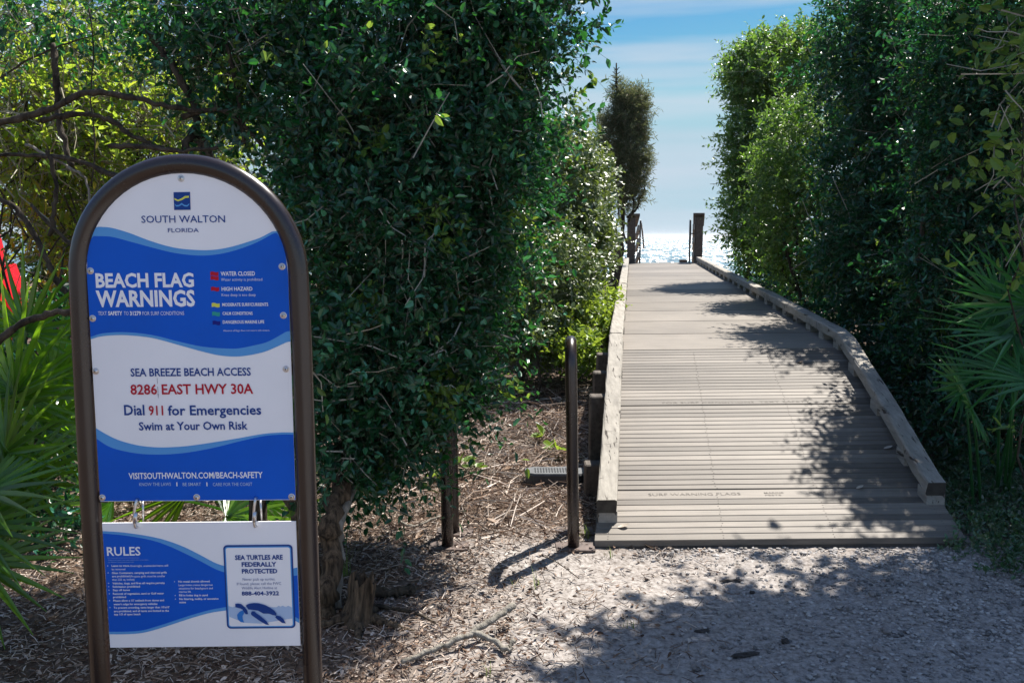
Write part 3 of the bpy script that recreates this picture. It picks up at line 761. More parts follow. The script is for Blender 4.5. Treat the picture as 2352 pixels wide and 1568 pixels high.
def smooth_curve(pts):
    us = np.array([p[0] for p in pts]) / 1000; vs = np.array([p[1] for p in pts]) / 1000
    P = curve_pts([(a, b_, 0) for a, b_ in zip(us, vs)], 6)
    xs = np.array([p[0] for p in P]); ys = np.array([p[1] for p in P])
    return lambda u: float(np.interp(u, xs, ys))
def band(mb, up, lo, m, u0=-.29, u1=.29, n=80, clip=True, y=-.0008, lift=lambda u, v: S(u, v)):
    """A printed band between two curves, kept inside the panel's outline."""
    for i in range(n):
        q = []
        a, b_ = u0 + (u1 - u0) * i / n, u0 + (u1 - u0) * (i + 1) / n
        for u in (a, b_):
            for fn in (lo, up):
                v = fn(u)
                uu = u
                if clip:
                    v = min(v, top_at(u)) if v > AC[1] else v
                    l, r_ = half(min(v, AC[1] + PR - .001))
                    uu = min(max(u, l), r_)
                q.append(lift(uu, v))
        q = [(p[0], y, p[2]) for p in q]
        if abs(q[0][2] - q[1][2]) < 1e-6 and abs(q[2][2] - q[3][2]) < 1e-6:
            continue
        mb.add([q[0], q[2], q[3], q[1]], [(0, 1, 2, 3)], m)
w1a, w1b, w2a, w2b, w3a, w3b = [smooth_curve(w) for w in (W1A, W1B, W2A, W2B, W3A, W3B)]
mb = MB(); band(mb, w1a, w1b, 1); band(mb, w1b, w2a, 0); band(mb, w2a, w2b, 1)
mb.build('printed_wave', [M['blue'], M['light_blue']], panel)
mb = MB(); band(mb, w3a, w3b, 1); band(mb, w3b, lambda u: .0015, 0)
mb.build('printed_wave', [M['blue'], M['light_blue']], panel)
CI = {'w': 0, 'n': 1, 'r': 2, 'l': 3}
LM = [M['white'], M['navy'], M['red'], M['pale_blue']]
k = [q[0] for q in TXT].index('--')
text_mesh([(s, u / 1000, v / 1000, w / 1000, h / 1000, CI[c], wt) for s, u, v, w, h, c, wt in TXT[:k]], 'lettering', LM, panel, lambda u, v: S(u, v, -.0016))
for c, a, z in FLAGS:                                # the flags of the warning key
    mb = MB()
    (ua, va), (ub, vb) = [(q[0] / 1000, q[1] / 1000) for q in (a, z)]
    n = 10
    for i in range(n):
        q = []
        for j in (i, i + 1):
            u = ua + (ub - ua) * j / n
            w = .0013 * math.sin(2 * math.pi * j / n)
            q += [S(u, vb + w, -.0016), S(u, va + w, -.0016)]
        mb.add([q[0], q[2], q[3], q[1]], [(0, 1, 2, 3)], 0)
    mb.build('flag', M[{'r': 'red', 'y': 'yellow', 'g': 'green', 'd': 'indigo'}[c]], panel)
def poly(mb, pts, m, y, b0=BASE):
    mb.add([(q[0] / 1000, y, q[1] / 1000 - b0) for q in pts], [tuple(range(len(pts)))], m)
mb = MB(); poly(mb, LOGO, 0, -.0014); poly(mb, LOGOY, 1, -.0020); poly(mb, LOGOB, 2, -.0020)
mb.build('emblem', [M['navy'], M['yellow'], M['light_blue']], panel)
mb = MB()
for q in ([(-98.3, 364), (-97.2, 364), (-97.0, 350), (-97.9, 345)], [(-98.2, 338), (-97.0, 340), (-96.6, 322), (-97.2, 318)], [(-98.6, 318), (-96.4, 319), (-96.9, 306), (-97.7, 305)], [(-100, 245), (-98.8, 246), (-99.2, 241)]):
    poly(mb, q, 0, -.0019)
mb.build('drip_stain', M['stain'], panel)
for u, v in SCREWS:
    mb = MB()
    c = S(u / 1000, v / 1000, 0)
    mb.lathe([(.0098, 0), (.0098, .0012), (.0085, .0016)], c, (0, -1, 0), 16, 0)
    mb.lathe([(.0066, .0016), (.0062, .0035), (.0045, .0052), (.0022, .0060)], c, (0, -1, 0), 14, 0)
    mb.box((c[0], -.0062, c[2]), (.0048, .0008, .0014), m=1); mb.box((c[0], -.0062, c[2]), (.0014, .0008, .0048), m=1)
    mb.build('screw', [M['steel'], M['plastic']], sg, smooth=False)
for u, v in ((-.283, .671), (.288, .68), (-.286, .385), (.288, .387), (-.29, .012), (.288, .0096), (.004, .945)):   # tabs welded to the frame behind the screws
    mb = MB(); c = S(u, v); mb.box((c[0], .009, c[2]), (.05, .006, .035), bev=.001); mb.build('mounting_tab', M['frame'], sg)

# the rules board hangs on two snap hooks
RB = -0.4475
rb = thing('rules_board', (0, 0, 0), 'white and blue rules board with a sea turtle hanging on steel hooks below the sign', 'sign', matrix=sign_matrix(RB))
def T(u, v, y=0.0):
    return (u, y, v - RB)
RL, RR, RT_ = lambda v: -.2815, .2842, -.0640
mb = MB()
mb.prism([(-.2815, 0), (.2842, 0), (.2842, RT_ - RB), (-.2815, RT_ - RB)], -.003, .001)
rp = mb.build('rules_panel', M['white'], rb)
v1, v2, v3, v4 = [smooth_curve(w) for w in (V1, V2, V3, V4)]
mb = MB()
kw = dict(u0=-.281, u1=.07, n=40, clip=False, y=-.0038, lift=lambda u, v: T(u, v))
band(mb, v1, v2, 1, **kw); band(mb, v2, v3, 0, **kw); band(mb, v3, v4, 1, **kw)
mb.build('printed_wave', [M['blue'], M['light_blue']], rp)
mb = MB()
kw.update(u0=.2705, u1=.2838, n=4)
v5, v6, v7, v8 = [smooth_curve(w) for w in (V5, V6, V7, V8)]
band(mb, v5, v6, 1, **kw); band(mb, v6, v7, 0, **kw); band(mb, v7, v8, 1, **kw)
mb.build('printed_wave', [M['blue'], M['light_blue']], rp)
text_mesh([(s, u / 1000, v / 1000, w / 1000, h / 1000, CI[c], wt) for s, u, v, w, h, c, wt in TXT[k + 1:]], 'lettering', LM, rp, lambda u, v: T(u, v, -.0072 if u > .068 else -.0046))
mb = MB()
for s, u, v, w, h, c, wt in TXT[k + 1:]:
    if s == 'o':
        mb.add([(u / 1000 + .0014 * math.cos(R(a)), -.0046, v / 1000 + .0016 + .0014 * math.sin(R(a)) - RB) for a in range(0, 360, 60)], [tuple(range(6))])
mb.build('bullets', M['white'], rp)
def rrect(q, inset, r):
    (xa, ya), (xb, yb) = (min(p[0] for p in q) / 1000 + inset, min(p[1] for p in q) / 1000 + inset), (max(p[0] for p in q) / 1000 - inset, max(p[1] for p in q) / 1000 - inset)
    out = []
    for cx, cy, a0 in ((xb - r, yb - r, 0), (xa + r, yb - r, 90), (xa + r, ya + r, 180), (xb - r, ya + r, 270)):
        out += [((cx + r * math.cos(R(a0 + d))) * 1000, (cy + r * math.sin(R(a0 + d))) * 1000) for d in range(0, 91, 15)]
    return out
mb = MB()
poly(mb, rrect(BOX, 0, .012), 0, -.0048, RB); poly(mb, rrect(BOX, .0045, .009), 1, -.0054, RB); poly(mb, rrect(BOX, .0078, .0065), 2, -.0060, RB)
poly(mb, TWAVE, 3, -.0066, RB)
for q in TUR['l']: poly(mb, q, 3, -.0072, RB)
for q in TUR['m']: poly(mb, q, 4, -.0078, RB)
for i, q in enumerate(TUR['d']): poly(mb, q, 0, -.0084 - .0005 * i, RB)
mb.build('turtle_notice', [M['navy'], M['light_blue'], M['white'], M['pale_blue'], M['mid_blue']], rp)
for (ut, vt), (ub, vb), lab in zip(HOOKT, HOOKB, ('steel snap hook joining the boards on the side of the word rules', 'steel snap hook joining the boards above the turtle notice')):
    ut, vt, ub, vb = ut / 1000, vt / 1000, ub / 1000, vb / 1000
    hk = thing('snap_hook', (0, 0, 0), lab, 'snap hook', 'snap hooks between the two boards', matrix=sign_matrix(vb))
    def Q(u, v, y): return (u, y, v - vb)
    mb = MB()
    mb.tube(curve_pts([Q(ub, vb + .004, .012), Q(ub - .003, vb, 0), Q(ub - .004, vb + .004, -.012), Q(ub - .004, (vt + vb) / 2, -.0155), Q(ut, vt - .005, -.013), Q(ut, vt, 0), Q(ut + .004, vt - .006, .012)], 6), .0042, 12)
    mb.tube([Q(ut + .008, vt - .012, .013), Q(ub + .010, vb + .012, .013)], .0034, 10)
    mb.build('hook_body', M['steel'], hk, smooth=True)
    mb = MB(); mb.tube([Q(ub - .004, vb + .016, -.0148), Q(ut - .002, (vt + vb) / 2 + .004, -.0155)], .0058, 12); mb.build('sleeve', M['steel'], hk, smooth=True)

# ---------------------------------------------------------------- vegetation helpers
def unit(a):
    return a / np.maximum(np.linalg.norm(a, axis=-1, keepdims=True), 1e-9)
def crown_points(rs, ells, bias=0.38):
    """Random points in ellipsoids ((centre), (radii), count), denser towards their surface, with outward directions."""
    P, O = [], []
    for c, r, n in ells:
        d = unit(rs.normal(size=(n, 3)))
        rho = rs.random((n, 1)) ** bias
        P.append(np.array(c) + d * rho * np.array(r))
        O.append(unit(d / np.array(r)))
    return np.concatenate(P), np.concatenate(O)
def sprays(rs, P, O, length, k, up=0.35, jit=0.7, droop=0.25, nb=(0, 0, 0.8), nj=0.75):
    """Small leafy twigs: returns leaf bases, leaf axes, leaf normals and twig polylines."""
    n = len(P)
    d = unit(O + np.array((0, 0, up)) + jit * rs.normal(size=(n, 3)))
    L = length * (0.45 + 1.35 * rs.random((n, 1)) ** 2)
    t = ((np.arange(k) + 0.6) / k)[None, :, None]
    pos = P[:, None] + d[:, None] * L[:, None] * t - np.array((0, 0, 1.0)) * droop * L[:, None] * t * t
    s = unit(np.cross(d, rs.normal(size=(n, 3))))
    s2 = np.cross(d, s)
    ang = (np.arange(k) * 2.4)[None, :, None] + rs.random((n, k, 1)) * 0.9
    side = s[:, None] * np.cos(ang) + s2[:, None] * np.sin(ang)
    axis = unit(side * 0.85 + d[:, None] * 0.65 + 0.25 * rs.normal(size=(n, k, 3)))
    nrm = unit(np.array(nb) + nj * rs.normal(size=(n, k, 3)))
    tw = np.stack([P - d * L * 0.15, P + d * L * 0.5 - np.array((0, 0, 1.0)) * droop * L * .25, P + d * L - np.array((0, 0, 1.0)) * droop * L], 1)
    return pos.reshape(-1, 3), axis.reshape(-1, 3), nrm.reshape(-1, 3), tw
def leaf_mesh(rs, P, A, N, L, wd, fold=0.18, bend=0.2):
    n = len(P)
    S = L * (0.5 + 0.95 * rs.random((n, 1)) ** 1.4)
    W_ = unit(np.cross(N, A))
    N = unit(np.cross(A, W_))
    w = S * wd * 0.5
    tip = P + A * S - N * S * bend
    V = np.stack([P, P + A * S * .30 + W_ * w + N * w * fold, P + A * S * .70 + W_ * w * .80 + N * (w * fold - S * bend * .4), tip,
                  P + A * S * .70 - W_ * w * .80 + N * (w * fold - S * bend * .4), P + A * S * .30 - W_ * w + N * w * fold], 1).reshape(-1, 3)
    i = np.arange(n)[:, None] * 6
    F = np.concatenate([i + np.array((0, 1, 2, 3)), i + np.array((0, 3, 4, 5))], 1).reshape(-1, 4)
    return V, F
def twig_mesh(tw, r0, r1=None):
    """Three-sided tapering twigs from polylines (n, m, 3)."""
    n, m, _ = tw.shape
    r1 = r0 * 0.35 if r1 is None else r1
    d = unit(tw[:, -1] - tw[:, 0])
    a = unit(np.cross(d, np.array((0.31, 0.52, 0.8))))
    b_ = np.cross(d, a)
    rr = np.linspace(r0, r1, m)[None, :, None, None]
    ang = np.arange(3) * 2 * math.pi / 3
    ring = a[:, None] * np.cos(ang)[None, :, None] + b_[:, None] * np.sin(ang)[None, :, None]
    V = (tw[:, :, None] + ring[:, None] * rr).reshape(-1, 3)
    base = np.arange(n)[:, None] * (3 * m)
    q = []
    for j in range(m - 1):
        for k in range(3):
            k2 = (k + 1) % 3
            q.append((j * 3 + k, j * 3 + k2, (j + 1) * 3 + k2, (j + 1) * 3 + k))
    F = (base[:, :, None] + np.array(q)[None]).reshape(-1, 4)
    return V, F
def px_ells(spec):
    """(px, py, distance, radius x in px, radius y in px, radius in depth m, sprays)"""
    out = []
    for px, py, D, rx, ry, rd, n in spec:
        k = D / FPX
        out.append((at(px, py, D), (rx * k, rd, ry * k), n))
    return out
def wiggle(rs, a, b_, n=7, amp=0.06):
    a, b_ = np.array(a, float), np.array(b_, float)
    L = np.linalg.norm(b_ - a)
    t = np.linspace(0, 1, n)[:, None]
    p = a + (b_ - a) * t
    w = np.cumsum(rs.normal(size=(n, 3)), 0) * amp * L / math.sqrt(n)
    w -= w[0] + (w[-1] - w[0]) * t
    return p + w
def plant(name, seed, base, label, cat, ells, leaf, L=0.04, wd=0.5, k=10, spray=0.22, stems=4, stem_r=0.025, group=None,
          twigs=True, twig_r=0.0018, bare=0, bare_len=0.4, up=0.35, jit=0.7, droop=0.25, bark='bark', twig='twig', bias=0.38, fresh=0, extra=None, bend=.2, spread=.3, gate=0.0, nb=(0, 0, .8), nj=.75):
    rs = np.random.default_rng(seed)
    base = np.array(base, float)
    t = thing(name, tuple(base), label, cat, group)
    P, O = crown_points(rs, ells, bias)
    if gate:                                        # hollows between the boughs
        q = P * gate + rs.normal(size=P.shape) * .25
        hol = np.sin(q[:, 0] + 1.1 * np.sin(q[:, 2])) * np.sin(q[:, 1] * .9 + .7) + np.sin(q[:, 2] * 1.15 + .6 * q[:, 0]) * .7
        out = np.zeros(len(P)); a0 = 0
        for c, r_, n_ in ells:
            out[a0:a0 + n_] = np.linalg.norm((P[a0:a0 + n_] - np.array(c)) / np.array(r_), axis=1); a0 += n_
        kp = ~((hol < -.25) & (out > .62) & (rs.random(len(P)) < .85))
        P, O = P[kp], O[kp]
    pos, ax, nr, tw = sprays(rs, P, O, spray, k, up, jit, droop, nb, nj)
    if extra is not None:
        e = extra(rs)
        pos, ax, nr, tw = [np.concatenate([a, b_]) for a, b_ in zip((pos, ax, nr, tw), e)]
    mats, mi = [M[leaf]], None
    V, F = leaf_mesh(rs, pos, ax, nr, L, wd, bend=bend)
    if fresh:
        mats.append(M['holly_fresh'])
        fm = (np.sin(pos[:, 0] * 9.1 + 1.3) * np.sin(pos[:, 1] * 7.7) * np.sin(pos[:, 2] * 8.3 + .5) > fresh) & (rs.random(len(pos)) < .6)
        mi = np.repeat(fm.astype(np.int32), 2)
    np_mesh('crown', V, F, mats, t, mi=mi)
    if twigs:
        V, F = twig_mesh(tw, twig_r)
        tm = np.zeros(len(F), np.int32)
        if bare:
            i = rs.choice(len(P), bare)
            d = unit(O[i] * .5 + rs.normal(size=(bare, 3)) * np.array((1, .5, 1)))
            l = bare_len * (.4 + rs.random((bare, 1)))
            c = P[i] + O[i] * .04
            bt = np.stack([c - d * l * .5, c - d * l * .15 + rs.normal(size=(bare, 3)) * l * .06, c + d * l * .2 + rs.normal(size=(bare, 3)) * l * .06, c + d * l * .5], 1)
            V2, F2 = twig_mesh(bt, twig_r * 2.3, twig_r)
            V, F = np.concatenate([V, V2]), np.concatenate([F, F2 + len(V)])
            tm = np.concatenate([tm, np.ones(len(F2), np.int32)])
        np_mesh('twigs', V, F, [M['leaf_stalk'], M[twig]], t, mi=tm)
    if stems:
        big = sorted(ells, key=lambda e: -e[2])[:max(stems, 1)]
        for j in range(stems):
            c = np.array(big[j % len(big)][0])
            f = base + np.array((rs.normal() * spread * .3, rs.normal() * spread * .3, -.08))
            p = wiggle(rs, f, c, 8, .16)
            mb = MB(); mb.tube([tuple(q) for q in p], list(np.linspace(stem_r * (0.8 + .4 * rs.random()), stem_r * .35, len(p))), 8)
            mb.build('stem', M[bark], t, smooth=True)
    return t
def branch(t, pts, r0, r1, mat='bark', name='branch', n=9):
    p = curve_pts(pts, 6)
    rb = np.random.default_rng(int(abs(p[0][0] * 977 + p[-1][2] * 131) * 10) % 99991)
    rr = np.linspace(r0, r1, len(p)) * (1 + .13 * rb.normal(size=len(p)).clip(-1.5, 1.5))
    p = [np.array(q) + rb.normal(size=3) * min(r0, r1) * .35 for q in p]
    mb = MB(); mb.tube([tuple(q) for q in p], list(rr), n)
    return mb.build(name, M[mat], t, smooth=True)
def gz(x, y):
    return float(ground_h(x, y))

# ---------------------------------------------------------------- left: the big holly hedge
HOLLY = px_ells([
    (1130, 40, 4.5, 150, 150, .4, 820), (1110, 230, 4.4, 125, 150, .4, 800), (1080, 420, 4.35, 112, 140, .4, 760), (1052, 600, 4.4, 100, 140, .4, 700),
    (1012, 770, 4.3, 98, 115, .36, 560), (980, 895, 4.15, 108, 90, .34, 480), (880, 990, 4.0, 95, 80, .28, 320), (1000, 930, 4.2, 80, 55, .22, 160), (825, 1080, 3.85, 50, 40, .18, 80),
    (860, 800, 4.0, 150, 170, .42, 760), (850, 560, 4.1, 180, 190, .45, 860), (880, 290, 4.2, 200, 190, .45, 900), (910, 60, 4.4, 220, 160, .5, 820),
    (680, 50, 4.5, 130, 100, .4, 330), (710, 230, 4.3, 120, 120, .35, 300), (420, 20, 4.7, 180, 80, .4, 240), (130, 20, 4.9, 170, 80, .4, 180),
    (740, 470, 4.1, 90, 140, .32, 320), (1220, -120, 4.7, 120, 110, .4, 420), (900, -150, 4.8, 380, 110, .5, 700),
    (790, 950, 3.85, 90, 140, .32, 340), (1130, 330, 4.9, 80, 320, .25, 520), (1075, 690, 4.8, 50, 120, .25, 240),
    (940, 400, 4.75, 180, 400, .25, 600), (870, 800, 4.45, 140, 140, .22, 260), (540, 130, 4.6, 150, 70, .35, 260), (560, 250, 4.45, 70, 70, .25, 150), (420, 90, 4.6, 120, 60, .3, 160)])
def holly_arms(rs):
    """Long leafy shoots that stick out of the hedge against the sky."""
    out = []
    for a, c, n in (((1300, 60, 4.7), (1408, 66, 4.6), 14), ((1290, 0, 4.7), (1392, -2, 4.7), 14), ((1310, 120, 4.7), (1395, 20, 4.7), 18), ((1285, 260, 4.7), (1362, 178, 4.6), 22),
                    ((1230, 330, 4.6), (1330, 290, 4.5), 14), ((1270, 180, 4.7), (1335, 150, 4.7), 16), ((1240, 420, 4.5), (1395, 225, 4.9), 20), ((1225, 480, 4.4), (1290, 450, 4.4), 14),
                    ((1210, 640, 4.3), (1262, 600, 4.3), 12), ((1180, 780, 4.3), (1235, 740, 4.3), 12), ((1130, 930, 4.2), (1190, 880, 4.2), 12), ((1290, 60, 4.8), (1350, 100, 4.8), 14)):
        p = wiggle(rs, at(*a), at(*c), n + 1, .08)
        d = unit(np.gradient(p, axis=0))
        P = np.repeat(p, 2, 0); D_ = np.repeat(d, 2, 0)
        s = unit(np.cross(D_, rs.normal(size=D_.shape)))
        out.append((P, unit(s + .6 * D_), unit(np.array((0, 0, .7)) + .8 * rs.normal(size=s.shape)), np.stack([p[:-1], (p[:-1] + p[1:]) / 2, p[1:]], 1)))
    return [np.concatenate([o[i] for o in out]) for i in range(4)]
hx, hy = at(770, 1400, 3.6)[:2]
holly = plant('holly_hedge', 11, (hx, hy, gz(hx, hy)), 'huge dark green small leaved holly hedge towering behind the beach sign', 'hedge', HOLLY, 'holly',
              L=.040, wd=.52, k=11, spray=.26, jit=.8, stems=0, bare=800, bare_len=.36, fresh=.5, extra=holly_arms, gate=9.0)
branch(holly, [at(742, 1425, 3.45), at(752, 1300, 3.5), at(772, 1180, 3.6), at(800, 1050, 3.8), at(830, 850, 4.0)], .055, .03, 'bark_mid', name='trunk')
branch(holly, [at(770, 1395, 3.5), at(778, 1280, 3.55), at(786, 1180, 3.6), at(850, 1050, 3.9), at(930, 800, 4.2)], .022, .014, 'bark_pale', 'stem')
branch(holly, [at(735, 1420, 3.5), at(690, 1180, 3.7), at(640, 900, 4.0), at(560, 560, 4.2), at(450, 300, 4.4)], .06, .03, 'bark_mid', name='trunk')
branch(holly, [at(600, 1360, 4.2), at(590, 1100, 4.3), at(600, 700, 4.4), at(700, 350, 4.5)], .045, .02, name='stem')
branch(holly, [at(950, 1050, 4.1), at(1000, 800, 4.3), at(1060, 480, 4.5), at(1120, 150, 4.7)], .022, .01, name='stem')
# branches seen through the thin part of the hedge at the upper left
for pts, r0, r1, m in (
    ([(-20, 290, 4.2), (100, 255, 4.2), (200, 215, 4.2), (290, 222, 4.2), (370, 240, 4.2), (470, 260, 4.3)], .030, .020, 'bark'),
    ([(100, 275, 4.3), (180, 262, 4.3), (250, 275, 4.3), (320, 320, 4.3), (400, 350, 4.3)], .024, .018, 'bark'),
    ([(120, 100, 4.6), (128, 180, 4.6), (135, 260, 4.6), (150, 330, 4.6), (165, 380, 4.6)], .030, .024, 'bark'),
    ([(-20, 355, 4.4), (80, 357, 4.4), (160, 365, 4.3), (240, 395, 4.3), (330, 430, 4.2)], .016, .024, 'bark'),
    ([(250, 335, 4.1), (330, 338, 4.1), (420, 345, 4.1), (500, 340, 4.1)], .022, .014, 'bark'),
    ([(330, 60, 4.5), (400, 160, 4.4), (450, 260, 4.4), (430, 330, 4.3), (415, 380, 4.3)], .028, .034, 'bark'),
    ([(420, 270, 4.3), (500, 250, 4.3), (560, 290, 4.3), (610, 340, 4.3)], .026, .016, 'bark'),
    ([(110, 345, 4.2), (128, 420, 4.2), (125, 480, 4.2), (115, 540, 4.2)], .018, .020, 'bark'),
    ([(70, 470, 4.2), (140, 540, 4.2), (200, 590, 4.2), (260, 640, 4.2)], .014, .022, 'bark'),
    ([(-10, 450, 4.0), (50, 490, 4.0), (110, 600, 4.0), (140, 660, 4.0), (190, 700, 4.0)], .018, .024, 'bark'),
    ([(-20, 800, 3.4), (50, 745, 3.4), (120, 720, 3.4), (200, 722, 3.4), (300, 760, 3.4)], .026, .020, 'bark'),
    ([(60, 330, 4.4), (150, 380, 4.4), (200, 420, 4.4), (205, 520, 4.4)], .012, .012, 'bark_pale'),
    ([(205, 20, 4.6), (215, 120, 4.6), (208, 220, 4.6), (218, 330, 4.6), (210, 430, 4.6)], .006, .006, 'bark'),
    ([(1, 180, 4.6), (60, 140, 4.6), (140, 105, 4.6), (240, 75, 4.6)], .010, .006, 'bark'),
    ([(520, 100, 4.3), (545, 220, 4.3), (560, 330, 4.3)], .016, .020, 'bark'),
    ([(1110, 80, 4.3), (1160, 160, 4.1), (1200, 210, 4.1)], .006, .008, 'bark_pale')):
    branch(holly, [at(*p) for p in pts], r0 * .58, r1 * .58, m)

# ---------------------------------------------------------------- left: thin sunlit thicket behind the hedge
def shrub(*a, **k):
    return plant('shrub', *a, **k)
for i, (px, py, D, rx, ry, lab) in enumerate((
    (60, 230, 6.6, 170, 190, 'sparse yellow green sapling with bare stems seen through the gap at the upper left'),
    (330, 230, 7.4, 190, 170, 'thin yellowing shrub glowing in the sun above the left shoulder of the sign'),
    (190, 500, 7.6, 110, 130, 'twiggy green and yellow shrub in front of the red car'))):
    g = at(px, 900, D); z = gz(g[0], D)
    plant('thicket_shrub', 40 + i, (g[0], D, z), lab, 'shrub', px_ells([(px, py, D, rx, ry, .6, 380), (px + 60, py + 90, D + .3, rx * .7, ry * .7, .5, 160)]), 'thicket',
          L=.075, wd=.42, k=7, spray=.35, stems=7, stem_r=.014, bare=260, bare_len=.8, bark='bark', twig='pale_twig', twig_r=.0028, droop=.3)
for i, (px, py, D, rx, ry, n, lab) in enumerate((
    (-150, 250, 12, 230, 330, 560, 'pale green bushy tree far behind the sapling at the left edge'),
    (230, 250, 12.5, 230, 330, 640, 'sunlit bushy tree far behind the thin thicket, above the sign'),
    (620, 330, 11.5, 230, 380, 560, 'green bushy tree deep behind the holly hedge'))):
    g = at(px, 800, D); z = gz(g[0], D)
    plant('bushy_tree', 50 + i, (g[0], D, z), lab, 'tree', px_ells([(px, py, D, rx, ry, 1.2, n), (px + 40, py + 330, D - .4, rx * .9, 160, 1.0, n // 2)]), 'far_leaf',
          L=.10, wd=.5, k=9, spray=.5, stems=3, stem_r=.05, twig_r=.004)

# ---------------------------------------------------------------- left: sunlit coastal shrubs along the boardwalk
g = at(1230, 860, 7.6)
plant('coastal_shrub', 60, (g[0] - .1, 7.8, gz(g[0], 7.8)), 'glossy sunlit shrub with white glinting leaves spilling down to the litter left of the ramp', 'shrub',
      px_ells([(1240, 680, 8.4, 75, 110, .5, 420), (1290, 630, 8.8, 80, 100, .5, 420), (1220, 775, 8.1, 55, 55, .35, 200), (1180, 730, 8.3, 60, 100, .4, 240), (1290, 740, 8.6, 60, 50, .35, 160)]), 'coastal',
      L=.050, wd=.6, k=10, spray=.20, stems=4, stem_r=.02, bare=60, bare_len=.5, nb=(.22, -.54, .81), nj=.33, gate=7.0)
g = at(1330, 800, 10.5)
plant('coastal_shrub', 61, (g[0], 10.6, gz(g[0], 10.6)), 'tall sunlit shrub full of white glints between the holly hedge and the cedar', 'shrub',
      px_ells([(1320, 420, 10.8, 60, 100, .8, 520), (1330, 540, 10.4, 58, 105, .8, 620), (1275, 400, 11.4, 70, 120, .8, 420), (1315, 640, 10.0, 60, 75, .6, 420), (1350, 560, 10.4, 40, 100, .4, 300), (1300, 310, 11.6, 45, 50, .5, 160), (1362, 420, 11.6, 32, 110, .5, 320), (1378, 520, 11.8, 22, 90, .3, 180), (1270, 560, 10.6, 50, 130, .5, 380)]), 'coastal',
      L=.062, wd=.6, k=10, spray=.22, stems=4, stem_r=.03, nb=(.22, -.54, .81), nj=.33, gate=6.0)
g = at(1310, 850, 7.3)
plant('low_shrub', 62, (g[0], 7.4, gz(g[0], 7.4)), 'low bright yellow green bush behind the free standing hoop rack', 'shrub',
      px_ells([(1300, 790, 8.2, 60, 45, .35, 220), (1362, 745, 8.7, 36, 50, .35, 160), (1352, 815, 7.9, 24, 35, .25, 90), (1390, 690, 9.3, 14, 34, .3, 60)]), 'bright',
      L=.050, wd=.6, k=8, spray=.18, stems=3, stem_r=.012)
# shrubs that carry the hedge on behind the holly
for i, (x, y, n, lab) in enumerate(((-.6, 8.6, 600, 'dark coastal bush hidden behind the holly hedge, nearest to the litter'), (-.2, 11.2, 600, 'tall coastal bush behind the holly hedge, towards the cedar'), (-2.2, 9.8, 600, 'broad coastal bush behind the trunk of the holly hedge'), (.2, 14.5, 500, 'coastal bush between the holly hedge and the sea, furthest back'))):
    z = gz(x, y)
    plant('coastal_shrub', 64 + i, (x, y, z), lab, 'shrub', [((x, y, z + 1.3), (.9, .7, 1.1), n), ((x + .2, y, z + 2.4), (.7, .6, .7), n // 2), ((x - .2, y, z + .6), (1.0, .7, .5), n // 3)], 'holly',
          L=.065, wd=.55, k=10, spray=.28, stems=5, stem_r=.03, gate=5.0)
for i, (spec, lab) in enumerate((([(60, 1010, 4.7, 130, 190, .3, 420), (60, 1240, 4.3, 120, 90, .2, 200), (150, 780, 4.9, 90, 110, .3, 200)], 'dark filler shrub added for deep shade behind the lit palmettos at the left edge'),
                                 ([(330, 1060, 5.3, 170, 160, .3, 300), (540, 1040, 5.4, 140, 170, .3, 300), (640, 1180, 5.2, 90, 90, .2, 120)], 'dark filler shrub added for deep shade behind the sign boards'))):
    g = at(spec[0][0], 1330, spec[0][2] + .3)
    plant('shade_fill_shrub', 57 + i, (g[0], g[1], gz(g[0], g[1])), lab, 'shrub', px_ells(spec), 'shade', L=.05, wd=.45, k=10, spray=.24, stems=5, stem_r=.014, gate=7.0)  # added filler shrubs, dark leaves standing in for deep shade
# cedar at the far end
cb = at(1440, 640, 16.0)
cedar = plant('cedar_tree', 63, (cb[0], 16.0, gz(cb[0], 16)), 'slim brownish green cedar with a thin bare spire left of the sea gap', 'tree',
      px_ells([(1440, 270, 16, 24, 50, .4, 420), (1445, 340, 16, 32, 75, .5, 700), (1432, 410, 16, 34, 60, .5, 520), (1410, 330, 16.1, 26, 60, .4, 420), (1455, 420, 16, 26, 70, .3, 260), (1468, 300, 16, 8, 50, .2, 140), (1418, 225, 16, 8, 45, .1, 90), (1392, 300, 16.1, 14, 34, .3, 140), (1474, 250, 16, 10, 34, .2, 110), (1480, 380, 16, 6, 50, .2, 90), (1455, 225, 16, 12, 24, .2, 110), (1440, 240, 15.9, 22, 40, .3, 160), (1440, 465, 16, 20, 30, .3, 120)]), 'cedar',
      L=.07, wd=.17, k=12, spray=.19, stems=0, gate=11.0, up=.8, jit=.45, droop=.05, twig='twig_brown', twig_r=.003)
branch(cedar, [at(1424, 650, 16), at(1428, 560, 16), at(1432, 470, 16), at(1430, 350, 16), at(1418, 230, 16), at(1416, 145, 16)], .05, .012, name='trunk')
for pts in ([(1440, 500), (1462, 480), (1470, 455), (1480, 440), (1478, 405), (1482, 385)], [(1444, 510), (1456, 470), (1450, 440), (1462, 425)], [(1440, 560), (1425, 510), (1420, 470), (1422, 430)]):
    branch(cedar, [at(x, y, 15.9) for x, y in pts], .022, .008)
for y in (162, 172, 181, 190, 199, 207):
    for s in (-1, 1):
        branch(cedar, [at(1416, y, 16), at(1416 + s * (4 + (y - 150) * .22), y - 7, 16)], .010, .005, n=5)

